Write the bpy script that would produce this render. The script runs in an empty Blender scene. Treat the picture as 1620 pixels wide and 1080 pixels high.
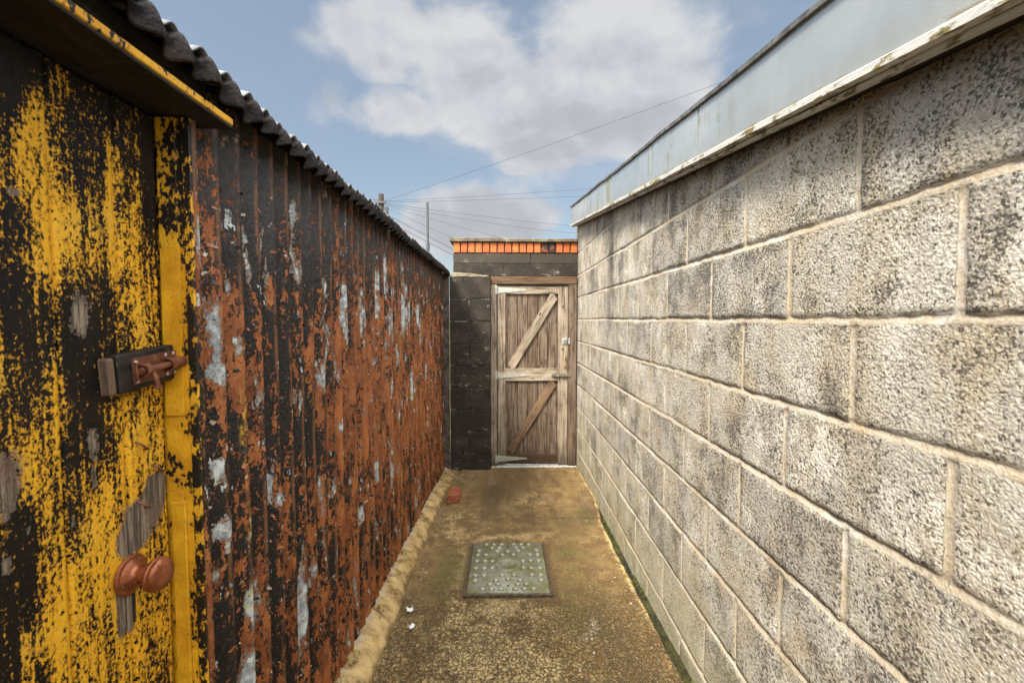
import bpy, bmesh, math, random
import numpy as np
from mathutils import Vector, Matrix
S = bpy.context.scene
COL = S.collection
R = math.radians
random.seed(4)
EYE = 1.55            # camera height above the gate threshold, metres

# ------------------------------------------------------------------ camera
cam = bpy.data.objects.new('camera', bpy.data.cameras.new('camera'))
COL.objects.link(cam)
cam.location = (0, 0, EYE)
cam.rotation_euler = (R(90 - 2.73), 0, R(-0.80))
cam.data.sensor_width = 36
cam.data.lens = 15.87
cam.data.clip_start = 0.02
cam.data.clip_end = 3000
cam.data.dof.use_dof = True
cam.data.dof.focus_distance = 2.6
cam.data.dof.aperture_fstop = 8.0
S.camera = cam
S.view_settings.view_transform = 'Standard'
S.view_settings.look = 'None'
S.view_settings.exposure = 1.72
S.view_settings.gamma = 1.0

# ------------------------------------------------------------------ node helper
class T:
    """small wrapper that adds nodes to a tree"""
    def __init__(self, tree):
        self.t = tree; self.n = tree.nodes; self.l = tree.links
    def put(self, sock, v):
        if v is None: return
        if isinstance(v, bpy.types.NodeSocket): self.l.new(v, sock)
        elif isinstance(v, (tuple, list)):
            v = tuple(v)
            if len(sock.default_value) == 4 and len(v) == 3: v = v + (1,)
            sock.default_value = v
        else: sock.default_value = v
    def N(self, ty, ins=None, **props):
        n = self.n.new(ty)
        for k, v in props.items(): setattr(n, k, v)
        for k, v in (ins or {}).items(): self.put(n.inputs[k], v)
        return n
    def m(self, op, a, b=None, c=None, clamp=False):
        n = self.N('ShaderNodeMath', operation=op, use_clamp=clamp)
        self.put(n.inputs[0], a); self.put(n.inputs[1], b)
        if c is not None: self.put(n.inputs[2], c)
        return n.outputs[0]
    def add(self, *a):
        r = a[0]
        for x in a[1:]: r = self.m('ADD', r, x)
        return r
    def mul(self, a, b): return self.m('MULTIPLY', a, b)
    def step(self, v, lo, hi, t0=0.0, t1=1.0):
        n = self.N('ShaderNodeMapRange', interpolation_type='SMOOTHSTEP')
        self.put(n.inputs['Value'], v); self.put(n.inputs['From Min'], lo); self.put(n.inputs['From Max'], hi)
        self.put(n.inputs['To Min'], t0); self.put(n.inputs['To Max'], t1)
        return n.outputs[0]
    def mix(self, f, a, b, blend='MIX'):
        n = self.N('ShaderNodeMix', data_type='RGBA', blend_type=blend, clamp_factor=True)
        self.put(n.inputs[0], f); self.put(n.inputs[6], a); self.put(n.inputs[7], b)
        return n.outputs[2]
    def noise(self, vec, scale, detail=4, rough=0.55, dist=0.0, lac=2.0):
        n = self.N('ShaderNodeTexNoise', {'Vector': vec, 'Scale': scale, 'Detail': detail, 'Roughness': rough,
                                          'Lacunarity': lac, 'Distortion': dist})
        return n.outputs['Fac']
    def voro(self, vec, scale, feature='F1', out='Distance', rnd=1.0):
        n = self.N('ShaderNodeTexVoronoi', {'Vector': vec, 'Scale': scale, 'Randomness': rnd}, feature=feature)
        return n.outputs[out]
    def obj(self): return self.N('ShaderNodeTexCoord').outputs['Object']
    def sc(self, vec, s, loc=(0, 0, 0)):
        return self.N('ShaderNodeMapping', {'Vector': vec, 'Scale': s, 'Location': loc}).outputs[0]
    def xyz(self, vec): return self.N('ShaderNodeSeparateXYZ', {0: vec}).outputs
    def attr(self, name): return self.N('ShaderNodeAttribute', attribute_name=name).outputs['Fac']
    def ramp(self, f, stops):
        n = self.N('ShaderNodeValToRGB'); self.put(n.inputs[0], f)
        e = n.color_ramp.elements
        while len(e) < len(stops): e.new(0.5)
        for k, (p, c) in enumerate(stops):
            e[k].position = p; e[k].color = tuple(c) + (1,)
        return n.outputs[0]
    def bump(self, h, dist=0.001, strength=1.0, nrm=None):
        n = self.N('ShaderNodeBump', {'Height': h, 'Distance': dist, 'Strength': strength})
        if nrm is not None: self.put(n.inputs['Normal'], nrm)
        return n.outputs[0]

def material(name):
    m = bpy.data.materials.new(name); m.use_nodes = True
    m.node_tree.nodes.clear()
    return m, T(m.node_tree)
def finish(t, color, rough=0.8, normal=None, metal=0.0, spec=None, coat=None):
    b = t.N('ShaderNodeBsdfPrincipled')
    t.put(b.inputs['Base Color'], color); t.put(b.inputs['Roughness'], rough); t.put(b.inputs['Metallic'], metal)
    if normal is not None: t.put(b.inputs['Normal'], normal)
    if spec is not None: t.put(b.inputs['Specular IOR Level'], spec)
    if coat is not None: t.put(b.inputs['Coat Weight'], coat)
    o = t.N('ShaderNodeOutputMaterial'); t.l.new(b.outputs[0], o.inputs[0])

# ------------------------------------------------------------------ sky and sun
SUN_AZ, SUN_EL = 222.0, 52.0       # degrees clockwise from +Y; the sun stands behind the camera, to the left
sd = Vector((math.sin(R(SUN_AZ)) * math.cos(R(SUN_EL)), math.cos(R(SUN_AZ)) * math.cos(R(SUN_EL)), math.sin(R(SUN_EL))))
W = bpy.data.worlds.new('World'); S.world = W; W.use_nodes = True
W.node_tree.nodes.clear()
w = T(W.node_tree)
sky = w.N('ShaderNodeTexSky', sky_type='NISHITA', sun_disc=False, sun_elevation=R(SUN_EL), sun_rotation=R(SUN_AZ),
          air_density=1.2, dust_density=1.6, ozone_density=1.2)
dirv = w.N('ShaderNodeTexCoord').outputs['Generated']
dx, dy, dz = w.xyz(dirv)
az = w.m('ARCTAN2', dx, dy); el = w.m('ARCSINE', dz)
CLOUDS = [  # azimuth, elevation, half width, half height (degrees), weight: the two banks of cumulus seen over the alley
    (-16.0, 30.0, 9.5, 4.8, 1.05), (-3.2, 28.8, 11.5, 6.4, 1.05), (12.4, 28.2, 14.5, 8.0, 1.15), (21.5, 26.6, 7.0, 6.5, .95),
    (4.6, 23.4, 14.5, 4.4, 1.2), (15.5, 22.6, 12.0, 3.6, 1.12), (-13.5, 23.5, 8.5, 4.2, .72), (-19.8, 25.0, 3.6, 2.8, .62),
    (1.0, 18.0, 2.2, .7, .5), (-6.3, 12.2, 9.2, 4.8, 1.25), (1.5, 12.2, 5.6, 3.0, 1.1), (-12.6, 11.0, 5.0, 3.0, .8),
    (-24.0, 33.5, 8.0, 1.6, .45), (20.0, 33.5, 6.0, 1.2, .35), (35.0, 30.0, 6.0, 3.0, .4),
    (-60.0, 24.0, 24.0, 9.0, .9), (75.0, 30.0, 26.0, 11.0, .9), (140.0, 40.0, 40.0, 14.0, .9), (-130.0, 34.0, 34.0, 12.0, .9),
]
base = None
for a0, e0, ra, re_, wt in CLOUDS:
    u = w.m('DIVIDE', w.m('SUBTRACT', az, R(a0)), R(ra)); v = w.m('DIVIDE', w.m('SUBTRACT', el, R(e0)), R(re_))
    r2 = w.add(w.mul(u, u), w.mul(v, v))
    g = w.mul(w.m('EXPONENT', w.mul(r2, -1.05)), wt)
    base = g if base is None else w.m('MAXIMUM', base, g)
stretch = w.sc(dirv, (1, 1, 1.5))
fb = w.noise(stretch, 4.6, 9, 0.54, 0.15)
fb2 = w.noise(w.sc(dirv, (1, 1, 1.5), (-.012, 0.0, -.030)), 4.6, 5, 0.50, 0.15)
dens = w.add(base, w.mul(w.m('SUBTRACT', fb, 0.5), 1.7), -0.36)
alpha = w.step(dens, -0.04, 0.36)
wisp = w.mul(w.step(w.noise(w.sc(dirv, (1, 1, 2.4), (3, 1, 0)), 3.0, 8, 0.6, 0.4), 0.48, 0.74), 0.20)
alpha = w.m('MAXIMUM', alpha, wisp)
lit = w.add(w.mul(w.m('SUBTRACT', fb, fb2), 2.6), 0.60, w.mul(w.m('SUBTRACT', w.noise(stretch, 2.6, 4, 0.5), 0.5), 1.1),
            w.mul(w.m('SUBTRACT', dens, 0.35), -0.45), w.mul(w.m('SUBTRACT', el, R(21)), .25), .03)
ccol = w.ramp(lit, [(0.0, (.33, .345, .375)), (0.40, (.375, .39, .42)), (0.62, (.44, .455, .485)), (0.9, (.515, .525, .54))])
high = w.m('MAXIMUM', w.step(el, R(38), R(58)), w.mul(w.step(dy, .05, -.35), w.step(el, R(4), R(16))))   # bright cloud added out of view, overhead and behind, to fill the alley
alpha = w.m('MAXIMUM', alpha, w.mul(high, .92))
bstr = w.add(.415, w.mul(high, w.add(1.35, w.mul(fb, 1.3))))
bg1 = w.N('ShaderNodeBackground', {'Color': w.mix(0.36, sky.outputs[0], (2.6, 2.85, 2.9)), 'Strength': 0.051})
bg2 = w.N('ShaderNodeBackground', {'Color': ccol, 'Strength': bstr})
mx = w.N('ShaderNodeMixShader', {0: alpha, 1: bg1.outputs[0], 2: bg2.outputs[0]})
wo = w.N('ShaderNodeOutputWorld'); w.l.new(mx.outputs[0], wo.inputs[0])
W.cycles.sampling_method = 'MANUAL'; W.cycles.sample_map_resolution = 512
ld = bpy.data.lights.new('sun', 'SUN'); ld.energy = 2.4; ld.angle = R(16); ld.color = (1.0, .93, .82)
sun = bpy.data.objects.new('sun', ld); COL.objects.link(sun)
sun.rotation_euler = sd.to_track_quat('Z', 'Y').to_euler()

# ------------------------------------------------------------------ noise for geometry (numpy)
def lattice(seed):
    return np.random.RandomState(seed).rand(256, 256)
_L = {}
def vnoise(x, y, seed=0):
    if seed not in _L: _L[seed] = lattice(seed)
    L = _L[seed]
    xi = np.floor(x).astype(int); yi = np.floor(y).astype(int)
    fx = x - xi; fy = y - yi
    fx = fx * fx * (3 - 2 * fx); fy = fy * fy * (3 - 2 * fy)
    a = L[xi % 256, yi % 256]; b = L[(xi + 1) % 256, yi % 256]
    c = L[xi % 256, (yi + 1) % 256]; d = L[(xi + 1) % 256, (yi + 1) % 256]
    return (a * (1 - fx) + b * fx) * (1 - fy) + (c * (1 - fx) + d * fx) * fy
def fbm(x, y, octv=4, seed=0, gain=.5):
    s = 0; a = 1.0; tot = 0; x = np.asarray(x, float); y = np.asarray(y, float)
    for k in range(octv):
        s = s + a * vnoise(x + 17.3 * k, y + 9.1 * k, seed + k); tot += a; a *= gain; x = x * 2.03; y = y * 2.03
    return s / tot - 0.5                     # about -0.5 .. 0.5

# ------------------------------------------------------------------ mesh helpers
def link_mesh(name, verts, faces, mat, parent=None, attrs=None, smooth=False, recalc=False, loc=None, rot=None):
    me = bpy.data.meshes.new(name)
    me.from_pydata([tuple(v) for v in verts], [], [tuple(f) for f in faces])
    if recalc:
        bm = bmesh.new(); bm.from_mesh(me); bmesh.ops.recalc_face_normals(bm, faces=bm.faces); bm.to_mesh(me); bm.free()
    for k, v in (attrs or {}).items():
        a = me.attributes.new(k, 'FLOAT', 'POINT'); a.data.foreach_set('value', np.asarray(v, np.float32).ravel())
    if smooth: me.polygons.foreach_set('use_smooth', [True] * len(me.polygons))
    me.materials.append(mat); me.update()
    o = bpy.data.objects.new(name, me); COL.objects.link(o)
    if parent is not None: o.parent = parent
    if loc is not None: o.location = loc
    if rot is not None: o.rotation_euler = rot
    return o
def grid_mesh(name, P, mat, parent=None, attrs=None, smooth=True, keep=None, flip=False):
    """P: (n, m, 3) array of points"""
    n, m = P.shape[:2]
    idx = np.arange(n * m).reshape(n, m)
    q = np.stack([idx[:-1, :-1], idx[1:, :-1], idx[1:, 1:], idx[:-1, 1:]], -1)
    if keep is not None: q = q[keep]
    q = q.reshape(-1, 4)
    if flip: q = q[:, ::-1]
    me = bpy.data.meshes.new(name)
    me.vertices.add(n * m); me.vertices.foreach_set('co', P.astype(np.float32).ravel())
    me.loops.add(q.size); me.loops.foreach_set('vertex_index', q.astype(np.int32).ravel())
    me.polygons.add(len(q)); me.polygons.foreach_set('loop_start', np.arange(0, q.size, 4, dtype=np.int32))
    me.update(calc_edges=True)
    for k, v in (attrs or {}).items():
        a = me.attributes.new(k, 'FLOAT', 'POINT'); a.data.foreach_set('value', np.asarray(v, np.float32).ravel())
    if smooth: me.polygons.foreach_set('use_smooth', np.ones(len(q), bool))
    me.materials.append(mat); me.validate(); me.update()
    o = bpy.data.objects.new(name, me); COL.objects.link(o)
    if parent is not None: o.parent = parent
    return o
class MB:
    """collects solids into one mesh"""
    def __init__(self): self.V = []; self.F = []; self.A = []
    def add(self, vs, fs, tone=0.5, mtx=None):
        b = len(self.V)
        for v in vs:
            v = Vector(v)
            self.V.append(tuple(mtx @ v) if mtx is not None else tuple(v)); self.A.append(tone)
        self.F += [tuple(b + i for i in f) for f in fs]
    def box(self, x0, x1, y0, y1, z0, z1, bev=0.003, tone=0.5, mtx=None):
        c = ((x0 + x1) / 2, (y0 + y1) / 2, (z0 + z1) / 2); h = (abs(x1 - x0) / 2, abs(y1 - y0) / 2, abs(z1 - z0) / 2)
        bev = min(bev, .45 * min(h))
        vs = []; ix = {}
        for sx in (-1, 1):
            for sy in (-1, 1):
                for sz in (-1, 1):
                    s = (sx, sy, sz)
                    for a in range(3):
                        ix[s, a] = len(vs)
                        vs.append(tuple(c[k] + s[k] * (h[k] - (0 if k == a else bev)) for k in range(3)))
        fs = []
        for a in range(3):
            p, q = (a + 1) % 3, (a + 2) % 3
            for sg in (-1, 1):
                cs = []
                for sp, sq in ((-1, -1), (1, -1), (1, 1), (-1, 1)):
                    s = [0, 0, 0]; s[a] = sg; s[p] = sp; s[q] = sq; cs.append(ix[tuple(s), a])
                fs.append(cs if sg > 0 else cs[::-1])
            for sp in (-1, 1):
                for sq in (-1, 1):
                    s0 = [0, 0, 0]; s1 = [0, 0, 0]; s0[a] = -1; s1[a] = 1
                    for s in (s0, s1): s[p] = sp; s[q] = sq
                    f = [ix[tuple(s0), p], ix[tuple(s1), p], ix[tuple(s1), q], ix[tuple(s0), q]]
                    fs.append(f if sp * sq > 0 else f[::-1])
        for s in [(i, j, k) for i in (-1, 1) for j in (-1, 1) for k in (-1, 1)]:
            f = [ix[s, 0], ix[s, 1], ix[s, 2]]
            fs.append(f if s[0] * s[1] * s[2] > 0 else f[::-1])
        self.add(vs, fs, tone, mtx); return self
    def tube(self, pts, r, n=10, tone=0.5, cap=True, mtx=None):
        pts = [Vector(p) for p in pts]; rs = r if isinstance(r, (list, tuple)) else [r] * len(pts)
        vs = []; fs = []
        up = Vector((0, 0, 1))
        for i, p in enumerate(pts):
            d = (pts[min(i + 1, len(pts) - 1)] - pts[max(i - 1, 0)]).normalized()
            a = d.cross(up)
            if a.length < 1e-3: a = d.cross(Vector((1, 0, 0)))
            a.normalize(); b = d.cross(a)
            for k in range(n):
                an = 2 * math.pi * k / n
                vs.append(p + (a * math.cos(an) + b * math.sin(an)) * rs[i])
        for i in range(len(pts) - 1):
            for k in range(n):
                fs.append((i * n + k, i * n + (k + 1) % n, (i + 1) * n + (k + 1) % n, (i + 1) * n + k))
        if cap:
            fs.append(tuple(range(n))[::-1]); fs.append(tuple((len(pts) - 1) * n + k for k in range(n)))
        self.add(vs, fs, tone, mtx); return self
    def lathe(self, prof, n=28, tone=0.5, mtx=None):
        """prof: (radius, height) along local z"""
        vs = []; fs = []
        for r, h in prof:
            for k in range(n):
                an = 2 * math.pi * k / n; vs.append((r * math.cos(an), r * math.sin(an), h))
        for i in range(len(prof) - 1):
            for k in range(n):
                fs.append((i * n + k, i * n + (k + 1) % n, (i + 1) * n + (k + 1) % n, (i + 1) * n + k))
        fs.append(tuple(range(n))[::-1]); fs.append(tuple((len(prof) - 1) * n + k for k in range(n)))
        self.add(vs, fs, tone, mtx); return self
    def prism(self, poly, d0, d1, axis='y', bev=0.0, tone=0.5, mtx=None):
        """polygon in the other two axes, extruded along axis"""
        n = len(poly); vs = []
        for d in (d0, d1):
            for p, q in poly:
                vs.append({'x': (d, p, q), 'y': (p, d, q), 'z': (p, q, d)}[axis])
        fs = [tuple(range(n)), tuple(range(2 * n - 1, n - 1, -1))] + [(k, n + k, n + (k + 1) % n, (k + 1) % n) for k in range(n)]
        self.add(vs, fs, tone, mtx); return self
    def build(self, name, mat, parent=None, smooth=False, loc=None, rot=None):
        return link_mesh(name, self.V, self.F, mat, parent, {'tone': self.A}, smooth, True, loc, rot)
def smooth_by_angle(o, deg=40):
    me = o.data
    me.polygons.foreach_set('use_smooth', [True] * len(me.polygons))
    bm = bmesh.new(); bm.from_mesh(me)
    for e in bm.edges:
        if len(e.link_faces) == 2 and e.calc_face_angle(0) > R(deg): e.smooth = False
    bm.to_mesh(me); bm.free(); return o
def thing(name, label, cat, loc=(0, 0, 0), group=None):
    o = bpy.data.objects.new(name, None); COL.objects.link(o); o.location = loc; o.empty_display_size = .1
    return tag(o, label, cat, group)
def tag(o, label, cat, group=None):
    o['label'] = label; o['category'] = cat
    if group: o['group'] = group
    return o
def kind(o, k='structure'): o['kind'] = k; return o
def ground_z(y): return .262 - .056 * np.clip(y, 0.1, 4.75)     # the path climbs gently towards the viewer

# ------------------------------------------------------------------ materials
def mat_block():
    m, t = material('split_face_concrete_block')
    p = t.obj(); mo = t.attr('mortar'); tone = t.attr('tone'); x, y, z = t.xyz(p); C = lambda v: t.m('SUBTRACT', v, .5)
    g1 = t.noise(p, 105, 5, .66); g2 = t.noise(p, 250, 4, .65); vo = t.voro(p, 150)
    cell = t.N('ShaderNodeSeparateColor', {0: t.voro(p, 190, out='Color')}).outputs[0]
    soot = t.noise(t.sc(p, (1, 1, 1.2)), 4.2, 5, .62); soot2 = t.noise(t.sc(p, (1, 1, .40), (3, 5, 1)), 8, 5, .62)
    patch = t.noise(p, 13, 4, .6)
    bias = t.add(t.mul(C(soot), .85), t.mul(C(soot2), .60), t.mul(C(patch), .50), t.mul(C(tone), .16))     # where grime has settled
    grain = t.add(t.mul(g1, .50), t.mul(g2, .34), t.mul(C(cell), .15), .08)
    pit = t.step(t.add(grain, t.mul(bias, -.36)), .500, .405)  # shadow in the pits and settled dirt, both painted as dark colour
    body = t.mix(tone, (.49, .450, .372), (.40, .368, .315))
    body = t.mix(t.step(soot2, .42, .66), body, (.44, .37, .26))
    body = t.mix(t.mul(t.step(cell, .55, 1.0), .35), body, (.63, .58, .49))
    body = t.mix(t.mul(t.step(cell, .35, 0.0), .30), body, (.30, .265, .215))
    wash = t.step(t.add(C(t.noise(t.sc(p, (1, 1, .8), (9, 4, 2)), 6, 5, .65)), t.mul(C(g1), .8), t.mul(bias, -.3)), .06, .20)
    body = t.mix(t.mul(wash, .75), body, (.74, .69, .595))                    # lime bloom
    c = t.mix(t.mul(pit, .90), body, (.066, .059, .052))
    dark = t.step(t.add(bias, t.mul(C(g1), 1.1), t.mul(C(g2), .5)), .05, .30)
    c = t.mix(t.mul(dark, .60), c, (.150, .138, .122))
    red = t.mul(t.step(t.noise(t.sc(p, (1, 1.6, .5), (7, 2, 3)), 6, 4, .6), .58, .68), t.mul(t.step(y, 3.0, 3.5), t.step(z, 1.35, 1.7)))
    c = t.mix(t.mul(red, .55), c, (.42, .16, .09))
    dr1 = t.m('EXPONENT', t.mul(t.m('POWER', t.m('DIVIDE', t.add(y, -3.22, t.mul(C(soot2), .35)), .10), 2.0), -1.0))
    drip = t.mul(t.m('MAXIMUM', t.mul(dr1, 1.0), t.step(t.noise(t.sc(p, (1, 3.2, .25), (1, 9, 2)), 3, 4, .6), .56, .68)), t.mul(t.step(y, 2.2, 3.0), t.step(t.add(z, t.mul(C(patch), .8)), 1.20, 1.75)))
    c = t.mix(t.mul(drip, t.step(t.add(g1, t.mul(C(soot), .5)), .36, .60, .35, .9)), c, (.070, .062, .055))
    c = t.mix(t.mul(t.step(t.add(z, t.mul(C(soot), .9)), .75, .10), .5), c, (.27, .24, .11))
    tanm = t.step(t.noise(p, 4.5, 5, .65), .52, .70)
    c = t.mix(t.mul(tanm, .30), c, (.50, .39, .24))
    mn = t.noise(p, 95, 5, .68); mn2 = t.noise(p, 9, 5, .65)
    mc = t.mix(t.step(mn, .35, .65), (.41, .345, .250), (.51, .445, .345))
    mc = t.mix(t.mul(t.step(mn2, .50, .72), .7), mc, (.42, .32, .18))
    mc = t.mix(t.mul(t.step(mn2, .50, .36), .5), mc, (.60, .575, .52))
    mc = t.mix(t.mul(t.step(t.add(mn, t.mul(bias, .3)), .56, .68), .7), mc, (.15, .125, .095))
    mc = t.mix(t.mul(drip, .7), mc, (.10, .085, .07))
    edge = t.step(t.add(mo, t.mul(C(t.noise(p, 70, 4, .68)), 1.7)), .34, .66)
    c = t.mix(edge, c, mc)
    h = t.add(t.mul(t.add(grain, t.mul(vo, .30)), t.step(edge, 1, 0)), t.mul(edge, t.add(.40, t.mul(mn, .42))))
    finish(t, c, .93, t.bump(h, .010, 1.0), spec=.2)
    return m
def mat_black_block():
    m, t = material('tarred_black_block')
    p = t.obj(); tone = t.attr('tone')
    g = t.noise(p, 120, 5, .65); b = t.noise(p, 5, 5, .6); e = t.noise(t.sc(p, (1, 1, 2.2)), 9, 6, .7)
    c = t.mix(t.step(g, .40, .62), (.009, .0075, .006), (.066, .054, .042))
    c = t.mix(t.mul(t.step(b, .42, .68), .7), c, (.075, .060, .044))
    c = t.mix(t.mul(t.step(tone, .5, 1), .5), c, (.085, .068, .05))
    z = t.xyz(p)[2]
    eff = t.mul(t.step(e, .57, .70), t.step(t.noise(p, 2.6, 2), .45, .56))
    c = t.mix(t.mul(eff, .8), c, (.34, .31, .27))
    finish(t, c, .9, t.bump(t.add(g, t.mul(b, .6)), .006, .8), spec=.25); return m
def mat_black_mortar():
    m, t = material('dirty_dark_mortar')
    p = t.obj(); e = t.noise(t.sc(p, (1, 1, 1.4)), 8, 6, .7)
    c = t.mix(t.step(e, .50, .70), (.030, .025, .020), (.24, .21, .17))
    finish(t, c, .95, t.bump(t.noise(p, 120, 4), .003, .8), spec=.2); return m
def mat_coping():
    m, t = material('weathered_concrete_coping')
    p = t.obj(); n = t.noise(p, 14, 6, .65); f = t.noise(p, 150, 4, .6)
    c = t.ramp(n, [(.3, (.07, .060, .040)), (.5, (.16, .135, .09)), (.68, (.30, .27, .20))])
    c = t.mix(t.mul(t.step(f, .52, .62), .5), c, (.05, .045, .035))
    finish(t, c, .95, t.bump(t.add(n, f), .006, .7), spec=.2); return m
def mat_brick():
    m, t = material('orange_engineering_brick')
    p = t.obj(); tone = t.attr('tone'); n = t.noise(p, 40, 5, .6); k = t.noise(p, 14, 4, .6)
    c = t.mix(tone, (.42, .095, .030), (.60, .175, .048))
    c = t.mix(t.mul(t.step(n, .50, .66), .7), c, (.26, .060, .028))
    c = t.mix(t.mul(t.step(t.add(k, t.mul(t.m('SUBTRACT', tone, .5), .25)), .50, .40), t.step(tone, .18, .05)), c, (.045, .03, .025))
    finish(t, c, .85, t.bump(n, .003, .6), spec=.3); return m
def mat_loose_brick():
    m, t = material('loose_red_brick')
    p = t.obj(); n = t.noise(p, 45, 5, .65); k = t.noise(p, 110, 4, .6)
    c = t.mix(t.step(n, .38, .66), (.26, .070, .026), (.38, .135, .062))
    c = t.mix(t.mul(t.step(k, .57, .68), .7), c, (.48, .30, .20))
    finish(t, c, .9, t.bump(t.add(n, k), .005, .9), spec=.3); return m
def mat_sheet():
    """corrugated iron: zinc, then red oxide, then black bitumen paint, flaking; 'phase' is the wave, bias attributes place the big bare patches"""
    m, t = material('flaking_painted_corrugated_iron')
    p = t.obj(); x, y, z = t.xyz(p)
    far = t.step(y, 1.45, 2.0)
    ps = t.sc(p, (1, 1, .42)); pv = t.sc(p, (1, 1, .13), (2, 0, 4))
    big = t.noise(ps, 15, 4, .55, .3); streak = t.noise(pv, 30, 5, .6); speck = t.noise(t.sc(p, (1, 1, .5)), 72, 5, .70)
    fine = t.noise(t.sc(p, (1, 1, .7)), 190, 3, .6)
    phase = t.attr('phase')                                                   # +1 on ridges, -1 in troughs
    C = lambda v: t.m('SUBTRACT', v, .5)
    hi = t.step(t.add(z, t.mul(C(t.noise(t.sc(p, (1, 1, .5)), 5, 4, .6)), .9), t.mul(C(speck), .22)), 1.50, 1.95)
    spots = t.mul(t.step(t.add(t.voro(t.sc(p, (1, 1, .62)), 34), t.mul(C(speck), .9)), .32, .20), t.step(t.noise(ps, 9, 3), .44, .54))
    v = t.add(t.mul(C(big), 1.25), t.mul(C(streak), .75), t.mul(C(speck), 1.55), t.mul(C(fine), .85), t.mul(phase, -.115),
              t.mul(hi, .24), t.attr('black'), t.mul(far, -.030), .060, t.mul(t.step(y, 1.75, 1.15), .055), t.mul(spots, .20))
    blk = t.step(v, -.022, .018)
    zn = t.add(t.noise(t.sc(p, (1, 1, .36), (5, 1, 2)), 13, 4, .55, .4), t.mul(C(speck), .38), t.mul(C(fine), .10), t.attr('zinc'), t.mul(far, .012))
    chip = t.step(t.add(t.noise(t.sc(p, (1, 1, .45), (4, 8, 1)), 46, 3, .6), t.mul(C(fine), .25), t.mul(t.attr('zinc'), .4)), .685, .705)
    zinc = t.m('MAXIMUM', t.step(zn, .665, .685), chip)
    rim = t.mul(t.step(zn, .632, .655), t.step(zn, .690, .670))
    ox = t.mix(t.step(t.noise(ps, 20, 5, .65), .35, .65), (.195, .052, .012), (.390, .130, .034))
    ox = t.mix(t.mul(t.step(fine, .56, .70), .5), ox, (.10, .022, .008))
    ox = t.mix(t.mul(t.step(speck, .60, .70), .4), ox, (.42, .17, .07))
    bk = t.mix(t.step(big, .35, .65), (.0042, .0028, .0020), (.0115, .0080, .0058))
    bk = t.mix(t.step(t.add(z, t.mul(C(big), .4)), 1.66, 1.92), bk, (.036, .031, .028))
    bk = t.mix(t.mul(t.step(t.noise(p, 150, 4, .6), .55, .66), .55), bk, (.07, .055, .045))
    zc = t.mix(t.step(t.noise(p, 42, 5, .6), .36, .64), (.28, .30, .31), (.62, .65, .62))
    zc = t.mix(t.mul(t.step(t.noise(p, 9, 3), .60, .70), .7), zc, (.42, .46, .20))
    c = t.mix(blk, ox, bk)
    yel = t.mul(t.step(t.attr('yellow'), .2, .8), t.step(speck, .52, .56))
    c = t.mix(yel, c, (.56, .33, .012))
    pale = t.mul(t.step(fine, .61, .66), t.step(v, .10, -.02))
    c = t.mix(t.mul(pale, .35), c, (.55, .36, .25))  # small highlights on flake edges, painted as pale flecks
    ridge = t.mul(t.step(t.attr('ridge'), .80, .97), t.step(t.add(streak, t.mul(C(speck), .8)), .50, .58))  # highlights along the rib edges, painted as broken streaks
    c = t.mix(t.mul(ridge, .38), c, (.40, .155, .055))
    c = t.mix(t.mul(rim, .75), c, (.50, .36, .26))  # glints on the flake edges, painted as a pale rim
    c = t.mix(zinc, c, zc)
    h = t.add(t.mul(blk, .55), t.mul(rim, .5), t.mul(zinc, -.75), t.mul(speck, 1.1), t.mul(fine, .5), t.mul(t.mul(t.noise(p, 34, 4, .6), hi), 1.1))
    rg = t.add(t.mul(blk, t.step(z, 1.40, 1.75, -.02, -.24)), t.mul(fine, .25), .46)
    finish(t, c, rg, t.bump(h, .0050, 1.0), spec=.45); return m
def mat_roof(dark=True):
    m, t = material('old_roof_sheet' if dark else 'bare_zinc_roof_sheet')
    p = t.obj(); n = t.noise(p, 18, 5, .6); f = t.noise(p, 90, 4, .6)
    if dark:
        c = t.mix(t.step(n, .4, .66), (.0065, .0042, .0030), (.022, .0135, .0090))
        c = t.mix(t.mul(t.step(f, .60, .68), .7), c, (.085, .045, .025))
        finish(t, c, .62, t.bump(t.add(n, f), .006, .8), spec=.2)
    else:
        c = t.mix(t.step(n, .4, .66), (.15, .15, .145), (.30, .305, .30))
        finish(t, c, .45, t.bump(f, .002, .6), metal=.2)
    return m
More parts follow.
